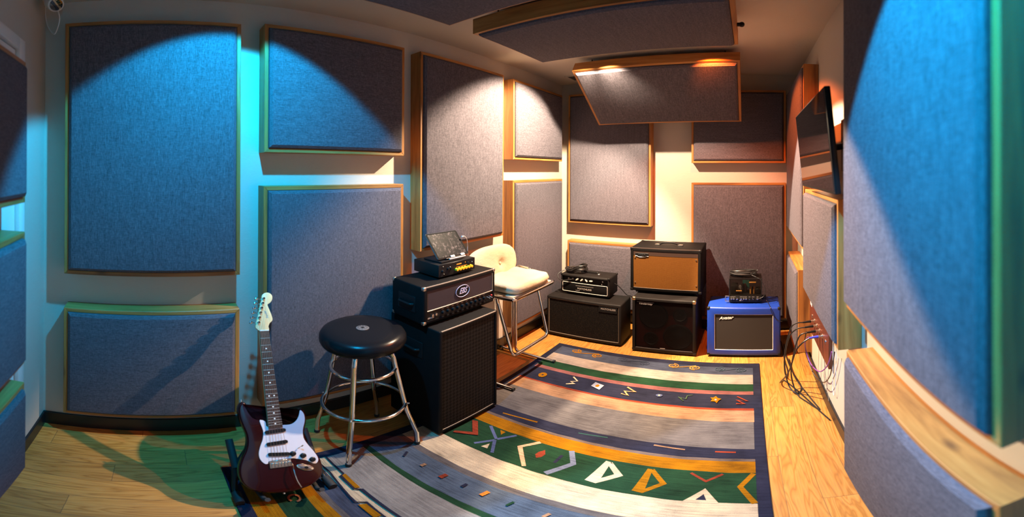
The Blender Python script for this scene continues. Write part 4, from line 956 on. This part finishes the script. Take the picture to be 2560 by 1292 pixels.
pg = [(-0.057, 0.338), (-0.049, 0.343), (-0.035, 0.333), (-0.028, 0.305), (0.026, 0.308), (0.060, 0.306), (0.083, 0.317), (0.100, 0.340), (0.110, 0.368), (0.118, 0.362), (0.124, 0.342), (0.121, 0.312), (0.107, 0.270), (0.104, 0.230), (0.115, 0.195), (0.133, 0.154), (0.143, 0.115), (0.133, 0.094), (0.119, 0.096), (0.096, 0.117), (0.064, 0.131), (0.040, 0.138), (-0.036, 0.138), (-0.045, 0.126), (-0.057, 0.127), (-0.071, 0.150), (-0.074, 0.180), (-0.065, 0.217), (-0.053, 0.250), (-0.048, 0.290)]
pts = [(p.x, p.z) for p in smooth([(x, 0, z) for x, z in pg], 3, closed=True)]
MB().prism(pts, 0.0095, 0.0118, 0.0006, 1).build('pickguard', M['guard'], t)
for (x0, z0), (x1, z1) in (((-0.040, 0.281), (0.036, 0.284)), ((-0.040, 0.222), (0.037, 0.226)), ((-0.039, 0.172), (0.037, 0.163))):
    c = Vector(((x0 + x1) / 2, 0, (z0 + z1) / 2)); a = math.atan2(z1 - z0, x1 - x0)
    mt = Matrix.Translation(c) @ Matrix.Rotation(-a, 4, 'Y')
    pk = MB().prism(rrect(-0.041, 0.041, -0.0085, 0.0085, 0.0083, 6), 0.003, 0.0095, 0.0012, 1).xf(mt).build('pickup', M['plastic'], t)
    m = MB()
    for k in range(6): m.cyl((-0.027 + k * 0.0108, 0.0025, 0), (-0.027 + k * 0.0108, 0.004, 0), 0.0022, n=10)
    m.xf(mt).build('pole_pieces', M['satin'], pk)
for x, z in ((0.051, 0.161), (0.088, 0.144), (0.120, 0.117)): MB().lathe([(0.0125, 0), (0.012, 0.004), (0.0088, 0.006), (0.0082, 0.014), (0.004, 0.0145)], (x, 0.0095, z), 'Y', 22).build('volume_knob', M['plastic'], t)
MB().cyl((0.074, 0.0095, 0.184), (0.086, -0.006, 0.195), 0.0014, n=8).cyl((0.086, -0.006, 0.195), (0.089, -0.010, 0.198), 0.0034, n=10).build('pickup_switch', M['steel'], t)
jm = Matrix.Translation((0.087, 0, 0.083)) @ Matrix.Rotation(0.50, 4, 'Y')
MB().prism([(0.034 * math.cos(a), 0.0155 * math.sin(a)) for a in [2 * PI * k / 26 for k in range(26)]], 0.0085, 0.0122, 0.002, 2).xf(jm).build('jack_plate', M['chrome'], t)
MB().lathe([(0.007, 0), (0.007, 0.003), (0.004, 0.003)], (0.004, 0.0085, 0), 'Y', 16).xf(jm).build('output_jack', M['plastic'], t)
br = MB().box(-0.040, 0.040, 0.0085, 0.0122, 0.100, 0.137, 0.001, 1).build('bridge', M['steel'], t)
for k in range(6): MB().box(-0.0345 + k * 0.0118, -0.0245 + k * 0.0118, 0.0035, 0.0085, 0.104, 0.126, 0.001, 1).build('saddle', M['steel'], br)
MB().tube(smooth([(0.033, 0.008, 0.128), (0.038, -0.004, 0.110), (0.038, -0.012, 0.070), (0.042, -0.012, 0.030), (0.052, -0.010, -0.010)], 6), 0.0025, 8).build('tremolo_arm', M['chrome'], t)
nk = MB().prism([(-0.0275, 0.300), (0.0275, 0.300), (0.0210, 0.768), (-0.0210, 0.768)], 0.0050, 0.024, 0.004, 3).build('neck', M['maple'], t)
fb = MB(); fb.prism([(-0.0275, 0.298), (0.0275, 0.298), (0.0210, 0.768), (-0.0210, 0.768)], 0.0, 0.0052, 0.0008, 1)
nut = 0.770
fz = [nut - 0.648 * (1 - 2 ** (-k / 12)) for k in range(23)]
hw = lambda z: 0.0275 + (0.021 - 0.0275) * (z - 0.30) / 0.468
fb.mi = 1
for k in (3, 5, 7, 9, 15, 17, 19, 21): fb.lathe([(0.0032, 0), (0.0032, 0.0005), (0.001, 0.0006)], (0, 0.0, (fz[k] + fz[k - 1]) / 2), 'Y', 12)
for x in (-0.0105, 0.0105): fb.lathe([(0.0032, 0), (0.0032, 0.0005), (0.001, 0.0006)], (x, 0.0, (fz[12] + fz[11]) / 2), 'Y', 12)
fb.build('fretboard', [M['rosewood'], M['pearl']], t)
for k in range(1, 22): MB().cyl((-hw(fz[k]), 0.0, fz[k]), (hw(fz[k]), 0.0, fz[k]), 0.0013, n=8).build('fret', M['steel'], t)
MB().box(-0.0212, 0.0212, -0.0025, 0.006, 0.7685, 0.7735, 0.0008, 1).build('nut', M['white'], t)
hd = [(-0.0215, 0.7735), (0.0215, 0.7735), (0.0225, 0.790), (0.030, 0.806), (0.044, 0.820), (0.0435, 0.840), (0.037, 0.866), (0.029, 0.898), (0.040, 0.906), (0.052, 0.920), (0.056, 0.938), (0.049, 0.953), (0.034, 0.960), (0.017, 0.956), (0.006, 0.944), (0.003, 0.926), (-0.006, 0.900), (-0.021, 0.848), (-0.037, 0.794), (-0.029, 0.780)]
pts = [(p.x, p.z) for p in smooth([(x, 0, z) for x, z in hd], 3, closed=True)]
MB().prism(pts, 0.006, 0.020, 0.0012, 2).build('headstock', M['maple'], t)
tun = ((0.010, 0.929), (0.003, 0.906), (-0.004, 0.883), (-0.011, 0.860), (-0.018, 0.836), (-0.024, 0.812))
for k, (x, z) in enumerate(tun):
    tn = MB().lathe([(0.0068, 0), (0.0066, 0.003), (0.0042, 0.004), (0.0040, 0.012), (0.0048, 0.013)], (x + 0.003, 0.006, z), 'Y', 16).build('tuning_peg', M['chrome'], t)
    MB().cyl((x - 0.006, 0.020, z), (x - 0.020, 0.020, z + 0.003), 0.0030, n=10).ball((x - 0.029, 0.020, z + 0.004), 0.0100, 14, 10, (1, 0.5, 0.8)).build('peg_button', M['chrome'], tn)
for k in range(6):
    xs = -0.0295 + k * 0.0118; xn = -0.0170 + k * 0.0068; tx, tz = tun[5 - k]
    MB().tube([(xs, 0.0015, 0.115), (xn, -0.0030, 0.771), (tx + 0.003, -0.002, tz)], 0.00055 if k < 3 else 0.00042, 5).build('string', M['steel'], t)
lettering('headstock_logo', 'Fender', 0.018, 0.0055, 0.850, 0.016, M['logo_blue'], t, width=0.040, shear=0.3, depth=0.0003, tilt=1.85)
for x, z in ((-0.118, 0.434), (0.0, -0.036)): MB().cyl((x, 0.034, z - 0.002), (x * 1.0, 0.034, z + (0.012 if z > 0 else -0.010)), 0.0045, n=12).build('strap_button', M['chrome'], t)

t = thing('guitar_stand', 'low folding black guitar stand holding the red guitar', 'stand', (-1.30, 0.450, RZ))
rr_ = 0.011
ax = Vector((-0.175, 0.0, 0.300))
for s, fy in ((-1, -0.168), (1, 0.170)):
    lg = MB().tube(fillet([tuple(ax + Vector((0, s * 0.018, 0))), (-0.055, fy * 0.93, 0.135), (0.005, fy, 0.030), (0.090, fy, 0.013)], 0.05, 6), rr_, 12).build('leg', M['satin'], t)
    MB().cyl((0.028, fy, 0.0235), (0.095, fy, 0.0175), 0.0175, n=18).build('rubber_grip', M['rubber'], lg)
    ar = MB().tube(fillet([(-0.015, fy * 0.80, 0.050), (0.040, fy * 0.62, 0.060), (0.128, fy * 0.56, 0.064), (0.160, fy * 0.56, 0.098)], 0.02, 5), 0.010, 12).build('cradle_arm', M['rubber'], t)
    MB().cyl((-0.052, fy * 0.90, 0.13), (-0.160, fy * 0.94, 0.235), 0.016, n=16).build('side_pad', M['rubber'], t)
MB().cyl(ax + Vector((0, -0.035, 0)), ax + Vector((0, 0.035, 0)), 0.016, n=18).build('hinge', M['satin'], t)
rl = MB().tube(fillet([tuple(ax), (-0.245, 0, 0.12), (-0.285, 0, 0.010 - RZ * 0)], 0.05, 5), rr_, 12).build('rear_leg', M['satin'], t)
MB().cyl((-0.012, -0.134, 0.050), (-0.012, 0.136, 0.050), 0.008, n=12).build('cross_bar', M['satin'], t)

# ------------------------------------------------------------------ television on the right wall
t = thing('television', 'thin black television tilted off the right wall, panels mirrored in it', 'television', (0.302, 1.690, 1.456), R90)
tl = math.radians(-6.0)
TM = Matrix.Rotation(-tl, 4, 'X')
MB().box(-0.395, 0.395, 0.0, 0.024, 0.0, 0.390, 0.004, 2, TM).build('tv_case', M['plastic'], t)
MB().box(-0.387, 0.387, -0.0015, 0.0005, 0.012, 0.384, mat=TM).build('tv_screen', M['tv'], t)
MB().box(-0.30, 0.20, 0.024, 0.050, 0.03, 0.26, 0.008, 2, TM).build('electronics_hump', M['plastic'], t)
MB().box(-0.07, 0.07, 0.137, 0.147, 0.08, 0.33, 0.002, 1).build('wall_plate', M['satin'], t)
MB().tube([(0.0, 0.139, 0.20), (0.0, 0.060, 0.19)], 0.016, 12).build('mount_arm', M['satin'], t)
t = thing('media_box', 'small black box with a blue light fixed behind the television', 'media player', (XR, 1.36, 1.73), R90)
MB().box(-0.045, 0.045, -0.035, 0.0, 0.0, 0.085, 0.004, 2).build('case', M['plastic'], t)
MB().ball((-0.046, -0.020, 0.052), 0.008, 14, 10, (0.5, 1, 1.3)).build('status_light', M['blue_led'], t)
t = thing('power_brick', 'black power supply block low behind the television', 'power supply', (XR, 1.40, 1.475), R90)
MB().box(-0.05, 0.05, -0.06, 0.0, 0.0, 0.15, 0.006, 2).build('case', M['plastic'], t)
MB().tube(smooth([(-0.02, -0.03, 0.15), (-0.02, -0.035, 0.19), (0.0, -0.03, 0.225), (0.01, -0.02, 0.262)], 6), 0.004, 8).build('lead', M['cable'], t)
t = thing('white_plug', 'white plug on the right wall above the television with a thin cable', 'plug', (XR, 1.33, 1.985), R90)
MB().box(-0.02, 0.02, -0.035, 0.0, 0.0, 0.022, 0.005, 2).build('plug_body', M['white'], t)
MB().tube(smooth([(-0.02, -0.03, 0.010), (-0.055, -0.034, 0.010), (-0.095, -0.030, -0.005), (-0.110, -0.028, -0.05), (-0.112, -0.028, -0.10), (-0.108, -0.030, -0.165)], 7), 0.0025, 8).build('plug_lead', M['white_cable'], t)
t = thing('black_plug', 'black plug on the right wall above the television with a drooping black cable', 'plug', (XR, 1.33, 1.915), R90)
MB().box(-0.02, 0.02, -0.034, 0.0, 0.0, 0.022, 0.005, 2).build('plug_body', M['plastic'], t)
MB().tube(smooth([(-0.018, -0.03, 0.011), (-0.045, -0.034, 0.006), (-0.064, -0.042, -0.030), (-0.072, -0.050, -0.09), (-0.078, -0.052, -0.16), (-0.084, -0.052, -0.22), (-0.086, -0.052, -0.26)], 7), 0.005, 8).build('plug_lead', M['cable'], t)

# ------------------------------------------------------------------ wall jack board with plugs and cables
t = thing('jack_board', 'red-brown wooden jack board on the right wall with plugs in it', 'jack board', (XR, 2.270, 0.375), R90)
MB().box(-0.31, 0.31, -0.028, 0.0, 0.0, 0.31, 0.003, 1).build('board', M['red_wood'], t)
for k in range(6):
    x = -0.20 + k * 0.085
    MB().lathe([(0.017, 0), (0.017, 0.004), (0.012, 0.005)], (x, -0.028, 0.15), 'Y', 20).build('socket', M['steel'], t)
for x in (-0.265, -0.225): MB().box(x - 0.012, x + 0.012, -0.0292, -0.0278, 0.215, 0.245).build('paper_label', M['white'], t)
plugs = [(-0.115, 0.150, 'plastic'), (-0.030, 0.150, 'plastic'), (0.055, 0.150, 'plastic'), (0.140, 0.150, 'blue_plug')]
for x, z, mt in plugs:
    MB().cyl((x, -0.028, z), (x, -0.055, z - 0.002), 0.009, n=16).build('plug_tip', M['steel'], t)
    MB().tube([(x, -0.052, z - 0.002), (x, -0.075, z - 0.004), (x, -0.105, z - 0.008)], 0.0095, 16, r_end=0.0060).build('plug_shell', M[mt], t)
def wcable(name, label, pts, r, mat, group=None):
    return tag(MB().tube(smooth(pts, 9), r, 8).build(name, M[mat]), label, 'cable', group)
px = lambda x, z: (XR - 0.103, 2.270 - x, 0.375 + z)
a = px(-0.115, 0.142); b = px(-0.030, 0.142); c = px(0.055, 0.142); d_ = px(0.140, 0.142)
FG = 'black cables looping from the jack board to the floor'
wcable('floor_cable', 'black cable from the farthest plug looping to the floor behind the blue cabinet', [a, (0.30, 2.39, 0.51), (0.265, 2.40, 0.46), (0.235, 2.43, 0.28), (0.235, 2.46, 0.10), (0.255, 2.50, 0.012), (0.27, 2.60, 0.008), (0.265, 2.80, 0.008), (0.272, 3.00, 0.008), (0.27, 3.15, 0.008)], 0.0045, 'cable', FG)
wcable('floor_cable', 'black cable from the second plug dropping in a wide loop near the skirting', [b, (0.29, 2.31, 0.50), (0.245, 2.33, 0.42), (0.225, 2.36, 0.22), (0.245, 2.32, 0.06), (0.29, 2.27, 0.010), (0.33, 2.36, 0.008), (0.30, 2.60, 0.008), (0.285, 2.85, 0.008), (0.29, 3.08, 0.008)], 0.0045, 'cable', FG)
wcable('floor_cable', 'black cable from the third plug crossing the floor to the skirting corner', [c, (0.30, 2.22, 0.49), (0.27, 2.24, 0.36), (0.26, 2.30, 0.16), (0.29, 2.25, 0.02), (0.34, 2.15, 0.008), (0.39, 2.06, 0.008), (0.36, 2.22, 0.008), (0.305, 2.50, 0.016), (0.30, 2.80, 0.008)], 0.0045, 'cable', FG)
wcable('floor_cable', 'black cable leaving the blue plug and sweeping low over the floor', [d_, (0.30, 2.13, 0.48), (0.27, 2.17, 0.40), (0.24, 2.26, 0.20), (0.20, 2.38, 0.04), (0.235, 2.46, 0.007), (0.32, 2.24, 0.016), (0.40, 2.00, 0.008), (0.42, 1.93, 0.010)], 0.0045, 'cable', FG)
wcable('purple_cable', 'thin purple cable hanging in a loop under the jack board plugs', [px(0.100, 0.135), (0.33, 2.19, 0.46), (0.34, 2.22, 0.38), (0.36, 2.16, 0.31), (0.385, 2.05, 0.315), (0.405, 1.97, 0.38), (0.412, 1.90, 0.47), (0.415, 1.86, 0.55)], 0.0035, 'purple_cable')
wcable('thin_cable', 'thin dark cable sagging below the jack board to its near end', [px(0.02, 0.135), (0.34, 2.27, 0.42), (0.35, 2.26, 0.33), (0.37, 2.14, 0.25), (0.40, 2.02, 0.25), (0.414, 1.92, 0.34), (0.416, 1.85, 0.46), (0.417, 1.80, 0.58)], 0.003, 'cable')
wcable('thin_wire', 'thin pale wire looping down past the near end of the jack board', [(0.44, 1.86, 0.62), (0.437, 1.86, 0.42), (0.435, 1.87, 0.27), (0.435, 1.90, 0.225), (0.437, 1.93, 0.27), (0.439, 1.935, 0.42), (0.441, 1.94, 0.60)], 0.0018, 'white_cable')
wcable('thin_wire', 'thin grey wire dropping from the jack board to the skirting', [(0.440, 2.18, 0.40), (0.438, 2.14, 0.26), (0.436, 2.06, 0.16), (0.434, 2.02, 0.097)], 0.0015, 'piping')
